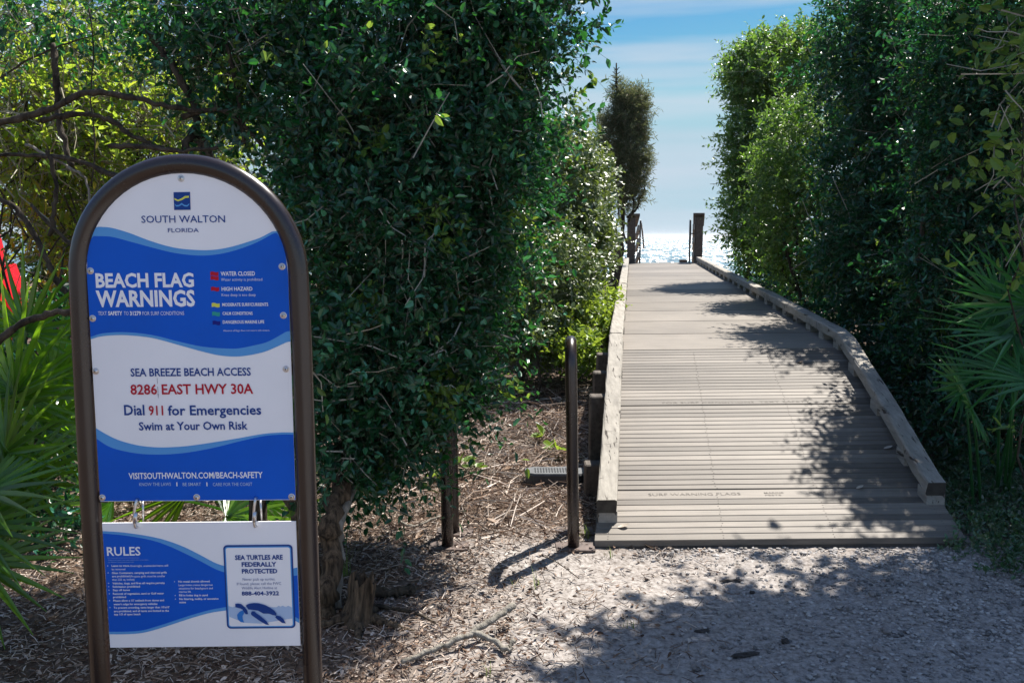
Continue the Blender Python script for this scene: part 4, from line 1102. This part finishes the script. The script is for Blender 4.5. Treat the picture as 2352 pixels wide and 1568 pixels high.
# ---------------------------------------------------------------- right: hedge along the boardwalk, far to near
g = at(1760, 640, 13.0)
plant('wax_myrtle', 70, (g[0] + .4, 13.4, gz(g[0], 13.4)), 'tall sunlit myrtle with a ragged top at the right of the sea gap', 'shrub',
      px_ells([(1770, 160, 13.6, 105, 60, .9, 560), (1718, 165, 13.5, 34, 60, .5, 300), (1698, 330, 13.3, 20, 120, .4, 240), (1704, 460, 13.2, 20, 90, .4, 200), (1735, 570, 13.2, 20, 60, .4, 160), (1760, 110, 13.6, 50, 30, .5, 200), (1840, 95, 13.6, 60, 30, .5, 220), (1750, 270, 13.3, 68, 110, .8, 560), (1735, 390, 13.2, 46, 110, .6, 460), (1738, 500, 13.0, 62, 90, .6, 420), (1750, 570, 13.0, 42, 50, .4, 200), (1800, 320, 13.4, 90, 160, .8, 620), (1860, 150, 13.6, 90, 80, .9, 420), (1706, 140, 13.5, 20, 30, .4, 110)]), 'myrtle',
      L=.060, wd=.46, k=13, spray=.28, stems=4, stem_r=.04, bare=30, bare_len=.7, fresh=.35, nb=(.05, -.5, .82), nj=.38, gate=5.0)
g = at(1830, 680, 10.0)
plant('wax_myrtle', 71, (g[0] + .3, 10.2, gz(g[0], 10.2)), 'pale olive myrtle catching the sun in the middle of the right hedge', 'shrub',
      px_ells([(1815, 330, 10.4, 75, 100, .6, 520), (1800, 460, 10.1, 75, 120, .6, 620), (1840, 560, 10.3, 70, 80, .5, 420), (1880, 420, 10.2, 80, 190, .6, 620), (1800, 570, 10.4, 50, 45, .3, 160), (1910, 620, 10.0, 55, 60, .3, 220)]), 'myrtle',
      L=.050, wd=.44, k=12, spray=.24, stems=4, stem_r=.03, fresh=.6, nb=(.05, -.52, .82), nj=.38, gate=6.0)
g = at(2050, 800, 7.8)
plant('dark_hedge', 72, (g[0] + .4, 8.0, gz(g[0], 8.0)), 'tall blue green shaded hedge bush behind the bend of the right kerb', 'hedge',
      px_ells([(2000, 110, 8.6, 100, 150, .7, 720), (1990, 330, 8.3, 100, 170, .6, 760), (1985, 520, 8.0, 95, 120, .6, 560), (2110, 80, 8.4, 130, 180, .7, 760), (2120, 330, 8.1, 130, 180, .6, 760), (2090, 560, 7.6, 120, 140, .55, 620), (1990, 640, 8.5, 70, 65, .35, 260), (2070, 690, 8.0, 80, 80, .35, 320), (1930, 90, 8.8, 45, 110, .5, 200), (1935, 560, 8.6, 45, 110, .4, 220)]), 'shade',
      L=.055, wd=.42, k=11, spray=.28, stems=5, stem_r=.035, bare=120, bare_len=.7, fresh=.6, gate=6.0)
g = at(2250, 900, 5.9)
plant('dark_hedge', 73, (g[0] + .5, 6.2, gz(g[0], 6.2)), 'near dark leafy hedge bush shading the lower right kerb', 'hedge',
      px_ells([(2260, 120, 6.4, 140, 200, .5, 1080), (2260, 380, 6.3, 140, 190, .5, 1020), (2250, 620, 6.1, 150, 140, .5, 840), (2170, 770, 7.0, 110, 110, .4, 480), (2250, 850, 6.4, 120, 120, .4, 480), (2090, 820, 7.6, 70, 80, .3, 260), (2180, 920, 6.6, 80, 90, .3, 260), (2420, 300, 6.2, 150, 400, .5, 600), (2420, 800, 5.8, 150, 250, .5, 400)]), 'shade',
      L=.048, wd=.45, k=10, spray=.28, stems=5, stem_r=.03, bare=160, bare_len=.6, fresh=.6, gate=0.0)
g = at(2420, 1000, 4.1)
plant('vine_bush', 74, (g[0], 4.2, gz(g[0], 4.2)), 'bright broad leaved vine bush at the right edge of the picture', 'shrub',
      px_ells([(2355, 60, 4.2, 40, 110, .2, 20), (2350, 260, 4.15, 40, 110, .2, 24), (2355, 420, 4.1, 40, 90, .2, 18), (2420, 200, 4.3, 60, 300, .3, 60), (2360, 560, 4.1, 40, 90, .2, 14), (2345, 990, 4.0, 20, 20, .1, 2)]), 'vine',
      L=.055, wd=.6, k=7, spray=.26, stems=2, stem_r=.008, bare=40, bare_len=.4, droop=.4)
g = at(2200, 800, 10.0)
plant('dark_hedge', 78, (g[0], 10.2, gz(g[0], 10.2)), 'dark hedge mass deep behind the two shaded hedge bushes on the right', 'hedge',
      px_ells([(2080, 250, 10.2, 160, 330, .5, 420), (2300, 250, 9.6, 160, 330, .5, 420), (2300, 650, 9.0, 160, 200, .5, 260), (2100, 640, 10.0, 120, 160, .4, 200), (2480, 300, 8.6, 160, 400, .5, 300)]), 'shade',
      L=.10, wd=.5, k=9, spray=.4, stems=3, stem_r=.04)
# low growth that fills the foot of the hedge behind the kerb
plant('low_hedge', 77, (XR(10) + .6, 10.0, gz(XR(10) + .6, 10.0)), 'low dark undergrowth strip along the outside of the right kerb', 'hedge',
      [((XR(D) + .62, D, gz(XR(D) + .6, D) + .42), (.32, .5, .42), 150) for D in np.arange(5.6, 15.5, .62)], 'shade', L=.05, wd=.45, k=9, spray=.22, stems=3, stem_r=.012, fresh=.8)
# unseen oak, crown clumps shaped above the picture to shade the sand path
ok = (4.6, 5.6)
oak = plant('oak_tree', 75, (ok[0], ok[1], gz(*ok)), 'wide unseen oak behind the right hedge, crown shaped to shade the sand path', 'tree',
      [((3.25, 5.6, 4.0), (.45, .40, .25), 260), ((2.55, 5.35, 4.15), (.45, .40, .25), 260), ((2.2, 4.9, 4.1), (.5, .45, .25), 300), ((3.1, 5.1, 4.2), (.6, .45, .3), 320), ((3.7, 5.2, 4.2), (.6, .5, .3), 300), ((2.9, 4.3, 4.2), (.8, .55, .3), 360),
       ((3.9, 5.75, 4.2), (.6, .45, .3), 320), ((4.4, 5.2, 4.3), (.6, .5, .3), 260), ((3.9, 4.3, 4.3), (.8, .55, .4), 300), ((4.6, 5.2, 4.6), (.9, .9, .5), 200), ((4.4, 6.4, 4.6), (.7, .6, .4), 140)], 'holly',
      L=.095, wd=.55, k=10, spray=.30, stems=0, twig_r=.003)
for p in ([(4.7, 5.6, -.1), (4.6, 5.6, 1.5), (4.3, 5.5, 2.8), (3.7, 5.4, 3.8), (2.6, 5.2, 4.1)], [(4.45, 5.55, 2.4), (4.5, 5.8, 3.4), (4.6, 6.5, 4.4)], [(4.4, 5.5, 2.6), (4.0, 4.8, 3.6), (3.2, 4.1, 4.0)]):
    branch(oak, [np.array(q) for q in p], .11, .03, name='trunk' if p[0][2] < 0 else 'limb')

# ---------------------------------------------------------------- palmettos
def frond(t, foot, hub, axis, up, L, n=18, spread=112, mat='palm', w=.0120, seed=0, droop=.03):
    rs = np.random.default_rng(seed)
    foot, hub = np.array(foot, float), np.array(hub, float)
    axis = unit(np.array(axis, float)); s = unit(np.cross(axis, np.array(up, float))); nrm = np.cross(s, axis)
    mb = MB()
    mid = (foot + hub) / 2 + np.array((0, 0, .05))
    mb.tube([tuple(p) for p in curve_pts([foot, mid, hub], 5)], list(np.linspace(.009, .006, 11)), 6)
    V, F = [], []
    m = 6
    for i in range(n):
        a = R(-spread + 2 * spread * i / (n - 1) + rs.normal() * 1.5)
        d = axis * math.cos(a) + s * math.sin(a)
        q = np.cross(nrm, d)
        l = L * (1 - .28 * (abs(a) / R(spread)) ** 2) * (.9 + .18 * rs.random())
        dr = droop * (.6 + .8 * rs.random())
        base = len(V)
        fan = .10 * L
        for j in range(m):
            u = j / (m - 1)
            c = hub + d * l * u + nrm * (.03 * l * math.sin(u * 2.2) ) - np.array((0, 0, 1)) * dr * l * u ** 2.6
            ww = w * (.30 + 1.0 * min(u / .3, 1)) * (1 - max(u - .3, 0) / .72) + .0008
            fold = ww * .8
            V += [c + q * ww - nrm * 0, c - nrm * fold, c - q * ww]
        for j in range(m - 1):
            o = base + j * 3
            F += [(o, o + 1, o + 4, o + 3), (o + 1, o + 2, o + 5, o + 4)]
    mb.add([tuple(p) for p in V], F)
    return mb.build('frond', M[mat], t)
def palmetto(base, label, fronds, mat='palm', seed=0, group='saw palmettos'):
    """fronds: (hub px, hub py, hub distance, axis, up, length)"""
    t = thing('saw_palmetto', tuple(base), label, 'palmetto', group)
    for i, (px, py, D, ax, up, L) in enumerate(fronds):
        h = at(px, py, D)
        f = np.array(base) + np.array((random.uniform(-.05, .05), random.uniform(-.05, .05), 0))
        frond(t, f, h, ax, up, L, mat=mat, seed=seed * 31 + i)
    return t
random.seed(5)
b0 = on_ground(-60, 1330, .08); b0[2] = gz(b0[0], b0[1])
palmetto(b0, 'largest lit palmetto, its fans spreading at the left edge beside the sign post', [
    (35, 900, 3.5, (.15, -.1, 1), (0, -1, .2), .50), (105, 985, 3.7, (.5, -.1, .85), (-.3, -1, .4), .46), (10, 1040, 3.4, (.7, -.3, .5), (0, -1, .5), .45),
    (60, 760, 3.9, (.1, .1, 1), (0, -1, .1), .42), (120, 860, 4.0, (.6, .1, .7), (-.2, -1, .2), .42), (-30, 950, 3.5, (.9, -.1, .3), (0, -.9, .5), .5)], seed=1)
b0 = on_ground(-40, 1420, 0.05); b0[2] = gz(b0[0], b0[1])
palmetto(b0, 'low palmetto with drooping shiny fans over the ground litter at the lower left', [
    (-40, 1130, 3.2, (1, -.1, .25), (0, -.5, 1), .44), (-60, 1210, 3.1, (1, -.2, -.05), (.1, -.5, 1), .46), (50, 1100, 3.4, (.9, .1, .4), (-.2, -.8, .8), .38), (-50, 1290, 3.0, (.9, -.2, -.35), (.3, -.6, .8), .36)], seed=2)
b0 = np.array((-1.45, 4.75, 0)); b0[2] = gz(b0[0], b0[1])
palmetto(b0, 'sunlit palmetto glowing in the gap behind the two sign boards', [
    (520, 1185, 4.5, (.9, 0, .25), (0, -.6, 1), .55), (430, 1130, 4.6, (-.7, .1, .6), (0, -1, .5), .5), (600, 1150, 4.6, (.8, .1, -.1), (0, -.5, 1), .45), (260, 1150, 4.6, (-.8, 0, .3), (0, -.6, 1), .5), (180, 1010, 4.4, (.4, 0, .8), (0, -1, .3), .55)], seed=3)
b0 = np.array((3.0, 5.1, 0)); b0[2] = gz(b0[0], b0[1])
palmetto(b0, 'larger dark palmetto with blue green fans in the shade of the right hedge', [
    (2330, 770, 4.6, (-1, -.1, .05), (.1, -.5, 1), .48), (2300, 700, 4.8, (-.9, -.1, .5), (0, -.8, .7), .48), (2330, 850, 4.5, (-.9, -.2, -.25), (0, -.5, .9), .45), (2380, 700, 4.6, (-.3, 0, 1), (0, -1, .2), .5), (2390, 880, 4.3, (-1, -.1, .0), (.1, -.5, 1), .42)], 'palm_shade', 4)
b0 = np.array((2.75, 5.0, 0)); b0[2] = gz(b0[0], b0[1])
palmetto(b0, 'small star shaped palmetto fan low behind the end of the right kerb', [
    (2232, 935, 4.7, (-.5, -.6, .2), (.2, -1, .6), .27), (2215, 890, 4.9, (-.8, -.2, .5), (0, -.8, .6), .3)], 'palm_shade', 5)

# ---------------------------------------------------------------- red car in the clearing behind the thicket
car = thing('red_car', (-5.9, 8.0, gz(-5.9, 8.0)), 'bright red parked car glimpsed through the thicket at the left edge', 'car')
cz = gz(-5.9, 8.0)
def car_profile(y0, y1, prof, mat, name, bev=.06):
    mb = MB()
    n = len(prof)
    v = [(x, y0, z) for x, z in prof] + [(x, y1, z) for x, z in prof]
    cx = sum(p[0] for p in prof) / n; czz = sum(p[1] for p in prof) / n
    v = [(cx + (x - cx) * .96, y0 - .0, czz + (z - czz) * .96) for x, z in prof] + [(x, y0 + bev, z) for x, z in prof] + [(x, y1 - bev, z) for x, z in prof] + [(cx + (x - cx) * .96, y1, czz + (z - czz) * .96) for x, z in prof]
    f = [tuple(range(n)), tuple(range(4 * n - 1, 3 * n - 1, -1))]
    for l in range(3):
        f += [(l * n + i, l * n + n + i, l * n + n + (i + 1) % n, l * n + (i + 1) % n) for i in range(n)]
    mb.add(v, f)
    return mb.build(name, M[mat], car)
X0 = -4.98
car_profile(7.1, 8.85, [(X0 - 4.4, cz + .35), (X0, cz + .35), (X0 + .05, cz + .75), (X0 - .05, cz + 1.1), (X0 - 3.2, cz + 1.12), (X0 - 4.3, cz + .95), (X0 - 4.45, cz + .6)], 'car_red', 'body')
car_profile(7.2, 8.75, [(X0 - .08, cz + 1.11), (X0 - .20, cz + 1.78), (X0 - .35, cz + 1.86), (X0 - 2.2, cz + 1.86), (X0 - 3.15, cz + 1.13)], 'car_red', 'cabin')
for xa, xb in ((X0 - .95, X0 - .32), (X0 - 1.85, X0 - 1.02)):
    mb = MB(); mb.prism([(xa, cz + 1.18), (xb, cz + 1.18), (xb - .14, cz + 1.62), (xa, cz + 1.62)], 7.185, 7.20); mb.build('window', M['car_glass'], car)
for x in (X0 - .85, X0 - 3.5):
    for y in (7.18, 8.75):
        mb = MB(); mb.lathe([(.33, -.11), (.35, -.08), (.35, .08), (.33, .11)], (x, y, cz + .35), (0, 1, 0), 20, 0)
        w_ = mb.build('wheel', M['tyre'], car)
        mb = MB(); mb.lathe([(.2, -.116), (.2, -.10)], (x, y, cz + .35), (0, 1, 0), 14, 0); mb.build('rim', M['steel'], w_)
mb = MB(); mb.box((X0 + .04, 7.35, cz + .85), (.06, .22, .2), bev=.02); mb.build('tail_light', M['red'], car)

# ---------------------------------------------------------------- litter, gravel and small things on the ground
def litter(name, seed, n, region, mat, lmin, lmax, r, kind_flat=False, dens=None):
    rs = np.random.default_rng(seed)
    x = rs.uniform(region[0], region[1], n); y = rs.uniform(region[2], region[3], n)
    if dens is not None:
        keep = rs.random(n) < dens(x, y); x, y = x[keep], y[keep]
    m = len(x)
    a = rs.uniform(0, math.pi, m)
    l = rs.uniform(lmin, lmax, m) ** 1.0 * (.6 + .4 * rs.random(m))
    tilt = rs.normal(0, .22, m)
    d = np.stack([np.cos(a) * np.cos(tilt), np.sin(a) * np.cos(tilt), np.sin(tilt)], 1)
    c = np.stack([x, y, ground_h(x, y) + .004 + np.abs(np.sin(tilt)) * l * .4 + rs.random(m) * .008], 1)
    L = l[:, None]
    tw = np.stack([c - d * L * .5, c + rs.normal(size=(m, 3)) * L * .06, c + d * L * .5], 1)
    return rs, tw, c, d, l
off_deck = lambda x, y: ~((y > 4.28) & (x > XL(y) - .02) & (x < XR(y) + .1))
def mulch_density(x, y):
    f = np.maximum(np.clip((.25 - x) / .75, 0, 1), np.clip((y - 4.2) / .5, 0, 1)) * .82 + .06 + .18 * np.clip((.9 - x) / .8, 0, 1) + .10 * np.sin(x * 3.1 + 1) * np.sin(y * 4.3)
    return np.clip(f, .02, 1) * off_deck(x, y)
rs, tw, c, d, l = litter('m', 21, 42000, (-2.6, 1.0, 2.4, 7.8), None, .015, .095, .002, dens=mulch_density)
V, F = twig_mesh(tw, .0021, .0012)
rs2, tw3, _, _, _ = litter('m', 27, 2600, (-1.6, .9, 4.4, 8.2), None, .15, .5, .002, dens=lambda x, y: mulch_density(x, y) * np.clip((y - 4.2) / 2, 0, 1))
V3, F3 = twig_mesh(tw3, .0042, .002)
V, F = np.concatenate([V, V3]), np.concatenate([F, F3 + len(V)])
m_ = 38000
x = rs.uniform(-2.6, 1.0, m_); y = rs.uniform(2.4, 7.6, m_)
keep = rs.random(m_) < mulch_density(x, y); x, y = x[keep], y[keep]
P = np.stack([x, y, ground_h(x, y) + .003 + .012 * rs.random(len(x))], 1)
A = unit(np.stack([rs.normal(size=len(x)), rs.normal(size=len(x)), .25 * rs.normal(size=len(x))], 1))
Nn = unit(np.array((0, 0, 1.0)) + .45 * rs.normal(size=(len(x), 3)))
V2, F2 = leaf_mesh(rs, P, A, Nn, .026, .40, bend=.25)
tag(np_mesh('litter', np.concatenate([V, V2]), np.concatenate([F, F2 + len(V)]), M['mulch']), kind='stuff')
# gravel
rs = np.random.default_rng(22)
n = 60000
x = rs.uniform(-.4, 3.4, n); y = rs.uniform(2.3, 4.9, n)
w = np.clip((x - .5) / 1.6, .05, 1) ** 1.3 * np.clip((4.7 - y) / .3, 0, 1) * off_deck(x, y)
near_edge = (y > 4.16) & (y < 4.29) & (x > .6)
keep = rs.random(n) < np.maximum(w, near_edge * .8); x, y = x[keep], y[keep]
ico = np.array([(0, 0, 1), (.89, 0, .45), (.28, .85, .45), (-.72, .53, .45), (-.72, -.53, .45), (.28, -.85, .45), (.72, .53, -.45), (-.28, .85, -.45), (-.89, 0, -.45), (-.28, -.85, -.45), (.72, -.53, -.45), (0, 0, -1)])
icf = np.array([(0, 1, 2), (0, 2, 3), (0, 3, 4), (0, 4, 5), (0, 5, 1), (1, 6, 2), (2, 7, 3), (3, 8, 4), (4, 9, 5), (5, 10, 1), (6, 7, 2), (7, 8, 3), (8, 9, 4), (9, 10, 5), (10, 6, 1), (11, 7, 6), (11, 8, 7), (11, 9, 8), (11, 10, 9), (11, 6, 10)])
sz = .0022 + .0075 * rs.random(len(x)) ** 3
V = ico[None] * (1 + .22 * rs.normal(size=(len(x), 12, 1))) * sz[:, None, None] * np.stack([1 + .5 * rs.random(len(x)), 1 + .3 * rs.random(len(x)), .65 + .2 * rs.random(len(x))], 1)[:, None]
V = V + np.stack([x, y, ground_h(x, y) + sz * .35], 1)[:, None]
F = (np.arange(len(x))[:, None, None] * 12 + icf[None]).reshape(-1, 3)
tag(np_mesh('gravel', V.reshape(-1, 3), F, M['pebble']), kind='stuff')
# low green plants at the right foot of the hedge
rs = np.random.default_rng(23)
n = 5200
x = rs.uniform(2.05, 4.2, n); y = rs.uniform(3.4, 6.2, n)
dn = np.clip((x - 2.12 - .25 * np.abs(y - 4.3)) / .30, 0, 1) * ((y > 4.35) * (x > XR(y) + .04) + (y <= 4.35))
keep = rs.random(n) < dn; x, y = x[keep], y[keep]
P = np.stack([x, y, ground_h(x, y) + .005], 1)
O = unit(np.stack([rs.normal(size=len(x)) * .5, rs.normal(size=len(x)) * .5, np.ones(len(x))], 1))
pos, ax, nr, tw = sprays(rs, P, O, .14, 9, .3, .5, .4)
V, F = leaf_mesh(rs, pos, ax, nr, .026, .5)
V2, F2 = twig_mesh(tw, .0016)
tag(np_mesh('undergrowth', np.concatenate([V, V2]), np.concatenate([F, F2 + len(V)]), M['cover']), kind='stuff')

def grass_tuft(px, py, label, n=14, h=.10, seed=0):
    rs = np.random.default_rng(seed)
    c = on_ground(px, py, 0); c[2] = gz(c[0], c[1])
    t = thing('grass_tuft', tuple(c), label, 'grass tuft', 'grass tufts on the sand')
    V, F = [], []
    for i in range(n):
        a = rs.uniform(0, 6.28); l = h * (.5 + .7 * rs.random()); o = c + np.array((rs.normal() * .015, rs.normal() * .015, 0))
        d = np.array((math.cos(a), math.sin(a), 0)); q = np.array((-math.sin(a), math.cos(a), 0)) * .0022
        b_ = len(V); bend = rs.uniform(.1, .7)
        for j in range(4):
            u = j / 3
            p = o + d * l * bend * u * u + np.array((0, 0, l * (u - .3 * bend * u * u)))
            V += [p - q * (1 - u * .9), p + q * (1 - u * .9)]
        F += [(b_ + 2 * j, b_ + 2 * j + 1, b_ + 2 * j + 3, b_ + 2 * j + 2) for j in range(3)]
    np_mesh('blades', V, F, M['grass'], t)
for i, (px, py, lab, n, h) in enumerate((
    (1345, 1235, 'small grass tuft between the hoop rack and the left corner of the ramp', 16, .10), (795, 1330, 'tall thin grass tuft beside the holly trunk and the sign post', 18, .24),
    (1232, 1345, 'single upright yellow green grass sprig in the sand below the hoop rack shadow', 5, .10), (1180, 1345, 'tiny grass sprig left of the upright one in the open sand', 5, .05),
    (1400, 1275, 'flat grass sprig in front of the left corner of the ramp', 8, .06), (1128, 1560, 'short grass sprig at the bottom edge of the picture', 6, .06), (1440, 1442, 'faint grass sprig in the middle of the sand path', 6, .05))):
    grass_tuft(px, py, lab, n, h, i)
def seedling(px, py, label, seed):
    rs = np.random.default_rng(seed)
    c = on_ground(px, py, 0); c[2] = gz(c[0], c[1])
    t = thing('seedling', tuple(c), label, 'seedling', 'bright seedlings in the litter')
    n = 9
    A = unit(np.stack([rs.normal(size=n), rs.normal(size=n), .5 + .3 * rs.random(n)], 1))
    P = c + np.array((0, 0, .05)) + A * .03
    V, F = leaf_mesh(rs, P, A, unit(np.array((0, -.3, 1)) + .3 * rs.normal(size=(n, 3))), .075, .7)
    np_mesh('leaves', V, F, M['bright'], t)
    V, F = twig_mesh(np.stack([np.repeat(c[None], n, 0), (c + P) / 2, P], 1), .0015)
    np_mesh('stems', V, F, M['twig_brown'], t)
for i, (px, py, lab) in enumerate(((1088, 1098, 'bright green seedling right of the half buried hoop rack'), (1060, 1085, 'seedling leaves touching the right side of the half buried hoop rack'), (1250, 1028, 'seedling in the litter above the slotted utility box'),
                                   (995, 1115, 'seedling under the lower edge of the holly hedge'), (1275, 1060, 'little seedling just behind the slotted utility box'))):
    seedling(px, py, lab, 60 + i)

def stick(pts, r0, r1, label, name='fallen_branch', cat='branch', mat='bark_pale', side=None, group=None):
    P = []
    for px, py, h in pts:
        q = on_ground(px, py, 0); q[2] = gz(q[0], q[1]) + h; P.append(q)
    t = thing(name, tuple(P[0]), label, cat, group)
    branch(t, P, r0, r1, mat, 'wood')
    if side:
        Q = []
        for px, py, h in side:
            q = on_ground(px, py, 0); q[2] = gz(q[0], q[1]) + h; Q.append(q)
        branch(t, Q, r1 * .9, r1 * .6, mat, 'side_branch')
    return t
stick([(925, 1532, .02), (1000, 1512, .03), (1080, 1490, .05), (1140, 1462, .07), (1180, 1442, .09)], .010, .014, 'long pale fallen branch with a fork lying on the litter right of the sign', side=[(1090, 1488, .05), (1130, 1495, .03), (1165, 1512, .02), (1178, 1500, .04)])
stick([(860, 1380, .03), (890, 1392, .035), (930, 1386, .03), (942, 1383, .03)], .020, .022, 'thick sawn branch piece beside the stump', mat='bark')
stick([(800, 1400, .03), (860, 1412, .02), (940, 1425, .02), (1000, 1445, .015)], .012, .005, 'long thin root running from the stump into the litter', 'root', 'root', 'bark')
stick([(915, 1200, .02), (950, 1212, .02), (1010, 1196, .03)], .009, .006, 'bent grey stick lying in front of the half buried hoop rack')
stick([(1240, 1290, .03), (1275, 1310, .05), (1330, 1335, .02)], .003, .002, 'thin dark twig arching over the sand below the free standing rack', mat='bark')
st = on_ground(822, 1440, 0); st[2] = gz(st[0], st[1])
t = thing('tree_stump', tuple(st), 'small sawn leaning tree stump with splayed roots right of the sign post', 'stump')
rs = np.random.default_rng(88)
mb = MB()
ax = unit(np.array((.16, -.02, 1.0))); sx = unit(np.cross((0, 1.0, 0), ax)); sy = np.cross(ax, sx)
n, V, F = 18, [], []
lob = 1 + .16 * rs.normal(size=n)
prof = [(-.06, .085), (.0, .078), (.04, .060), (.09, .052), (.14, .050), (.185, .053), (.20, .050), (.185, .040), (.15, .030)]
for i, (h, r) in enumerate(prof):
    for k in range(n):
        a = 2 * math.pi * k / n
        jag = (.022 * rs.normal() if 5 <= i <= 6 else 0)
        q = st + ax * (h + jag) + (sx * math.cos(a) + sy * math.sin(a)) * r * lob[k] * (1 + .05 * rs.normal())
        V.append(tuple(q))
for i in range(len(prof) - 1):
    for k in range(n):
        F.append((i * n + k, i * n + (k + 1) % n, (i + 1) * n + (k + 1) % n, (i + 1) * n + k))
F.append(tuple((len(prof) - 1) * n + k for k in range(n)))
mb.add(V, F); mb.build('trunk', M['bark_mid'], t)
for a, l in ((345, .26), (195, .22), (280, .2), (60, .2)):
    d = np.array((math.cos(R(a)), math.sin(R(a)), 0))
    branch(t, [st + d * .03 + (0, 0, .03), st + d * l * .5 + (0, 0, .022), st + d * l + (0, 0, -.02)], .026, .008, 'bark_mid', 'root')
def chunk(px, py, l, w, h, label, ang=0, mat='bark_chunk', name='bark_chunk', cat='bark piece', group='dark bark pieces on the sand', seed=0):
    rs = np.random.default_rng(seed)
    c = on_ground(px, py, 0); c[2] = gz(c[0], c[1])
    mb = MB()
    n, m = 7, 9
    ca, sa = math.cos(R(ang)), math.sin(R(ang))
    v, f = [], []
    for i in range(n):
        u = i / (n - 1) * 2 - 1
        e = (1 - abs(u) ** 5) ** .5 * .8 + .12
        for k in range(m):
            t_ = 2 * math.pi * k / m
            e2 = e * (1 + .22 * rs.normal())
            x_, y_, z_ = u * l / 2, math.cos(t_) * w / 2 * e2, math.sin(t_) * h / 2 * e2 + h * .42
            v.append((c[0] + x_ * ca - y_ * sa, c[1] + x_ * sa + y_ * ca, c[2] + z_))
    for i in range(n - 1):
        for k in range(m):
            j = (k + 1) % m
            f.append((i * m + k, i * m + j, (i + 1) * m + j, (i + 1) * m + k))
    f += [tuple(range(m - 1, -1, -1)), tuple((n - 1) * m + k for k in range(m))]
    mb.add(v, f)
    return tag(mb.build(name, M[mat], origin=c), label, cat, group)
for i, (px, py, l, w, h, a, lab) in enumerate((
    (1681, 1327, .115, .024, .016, 0, 'long flat black bark piece in the shade in front of the ramp'), (1712, 1505, .125, .026, .020, 14, 'largest black bark piece, low in the middle of the sand path'),
    (1803, 1476, .034, .024, .020, 20, 'stubby black bark piece right of the largest one'), (1613, 1448, .07, .022, .014, 5, 'greyish bark sliver left of the path middle'),
    (1728, 1352, .024, .02, .016, 0, 'small dark lump just below the long flat bark piece'))):
    chunk(px, py, l, w, h, lab, a, seed=i)
for i, (px, py, l, lab) in enumerate(((1960, 1345, .035, 'rounded stone in the shade right of the path middle'), (2004, 1368, .035, 'darker round stone beside the gravel'), (1905, 1325, .03, 'small stone near the right front of the ramp'), (2035, 1452, .045, 'largest loose stone in the sunny patch at the lower right'),
                                      (1950, 1395, .03, 'stone above the sunny patch'), (2015, 1500, .04, 'stone on the gravel at the lower right'), (1600, 1532, .04, 'grey stone near the bottom edge of the path'), (1655, 1262, .028, 'stone in the sunny sand near the front of the ramp'))):
    chunk(px, py, l, l * .8, l * .7, lab, 30 * i, 'stone', 'stone', 'stone', 'loose stones on the sand path', 20 + i)
def fallen_leaf(px, py, label, L, ang, mat='dead_leaf', D=None, tilt=.3, seed=0):
    rs = np.random.default_rng(seed)
    if D is None:
        c = on_ground(px, py, 0); c[2] = gz(c[0], c[1]) + .012
    else:
        c = at(px, py, D); c[2] = deck_z(c[1], c[0]) + .006
    A = np.array([(math.cos(R(ang)), math.sin(R(ang)), tilt)])
    n = 7
    V, F = [], []
    a = unit(A)[0]; q = unit(np.cross((0, 0, 1.0), a)); nn = np.cross(a, q)
    for j in range(n):
        u = j / (n - 1)
        w = L * .28 * math.sin(math.pi * min(u * .95 + .03, 1)) ** .8
        p = c + a * L * (u - .5) + nn * L * .15 * (u - .5) ** 2 * 2
        V += [p + q * w + nn * w * .35, p, p - q * w + nn * w * .3]
    for j in range(n - 1):
        F += [(3 * j, 3 * j + 1, 3 * j + 4, 3 * j + 3), (3 * j + 1, 3 * j + 2, 3 * j + 5, 3 * j + 4)]
    return tag(np_mesh('fallen_leaf', V, F, M[mat], origin=c), label, 'leaf', 'fallen leaves')
for i, (px, py, lab, L, a, m, D) in enumerate((
    (1433, 1203, 'pale curled leaf lying on the front boards near the left kerb', .065, 8, 'pale_leaf', 4.42), (1135, 1203, 'tan broad fallen leaf on the litter between the racks', .09, 170, 'dead_leaf', None),
    (1448, 1255, 'brown curled leaf leaning on the front edge of the ramp', .055, 40, 'dead_leaf', None), (1492, 1258, 'tan leaf under the front edge of the ramp', .06, 160, 'dead_leaf', None),
    (1975, 1125, 'pale leaf on the shaded boards at the right', .05, 20, 'pale_leaf', 4.78), (1838, 840, 'curled leaf on the sunlit boards below the bend of the right kerb', .05, 5, 'dead_leaf', 6.38), (2040, 1035, 'narrow pale leaf on the shaded boards beside the right kerb', .06, 10, 'pale_leaf', 5.18),
    (2260, 1140, 'large pale dry leaf standing in the undergrowth at the right', .13, 130, 'pale_leaf', None), (2215, 1120, 'curved pale dry leaf in the undergrowth behind the end of the right kerb', .11, 20, 'pale_leaf', None), (965, 1230, 'brown leaf in the litter left of the half buried rack', .07, 60, 'dead_leaf', None), (1165, 1090, 'orange brown leaf far back in the litter', .09, 30, 'dead_leaf', None))):
    fallen_leaf(px, py, lab, L, a, m, D, seed=i)

# ---------------------------------------------------------------- sea haze: one box of thin even air
t = NT('sea_haze')
t.n.remove(t.b)
v = t.node('ShaderNodeVolumePrincipled')
v.inputs['Color'].default_value = (0.92, 0.95, 0.97, 1)
v.inputs['Density'].default_value = 0.00016
v.inputs['Anisotropy'].default_value = 0.3
t.l.new(v.outputs[0], t.out.inputs['Volume'])
mb = MB(); mb.box((0, 4600, 0.2), (19000, 10200, 21.0))
tag(mb.build('haze', t.m), kind='stuff')
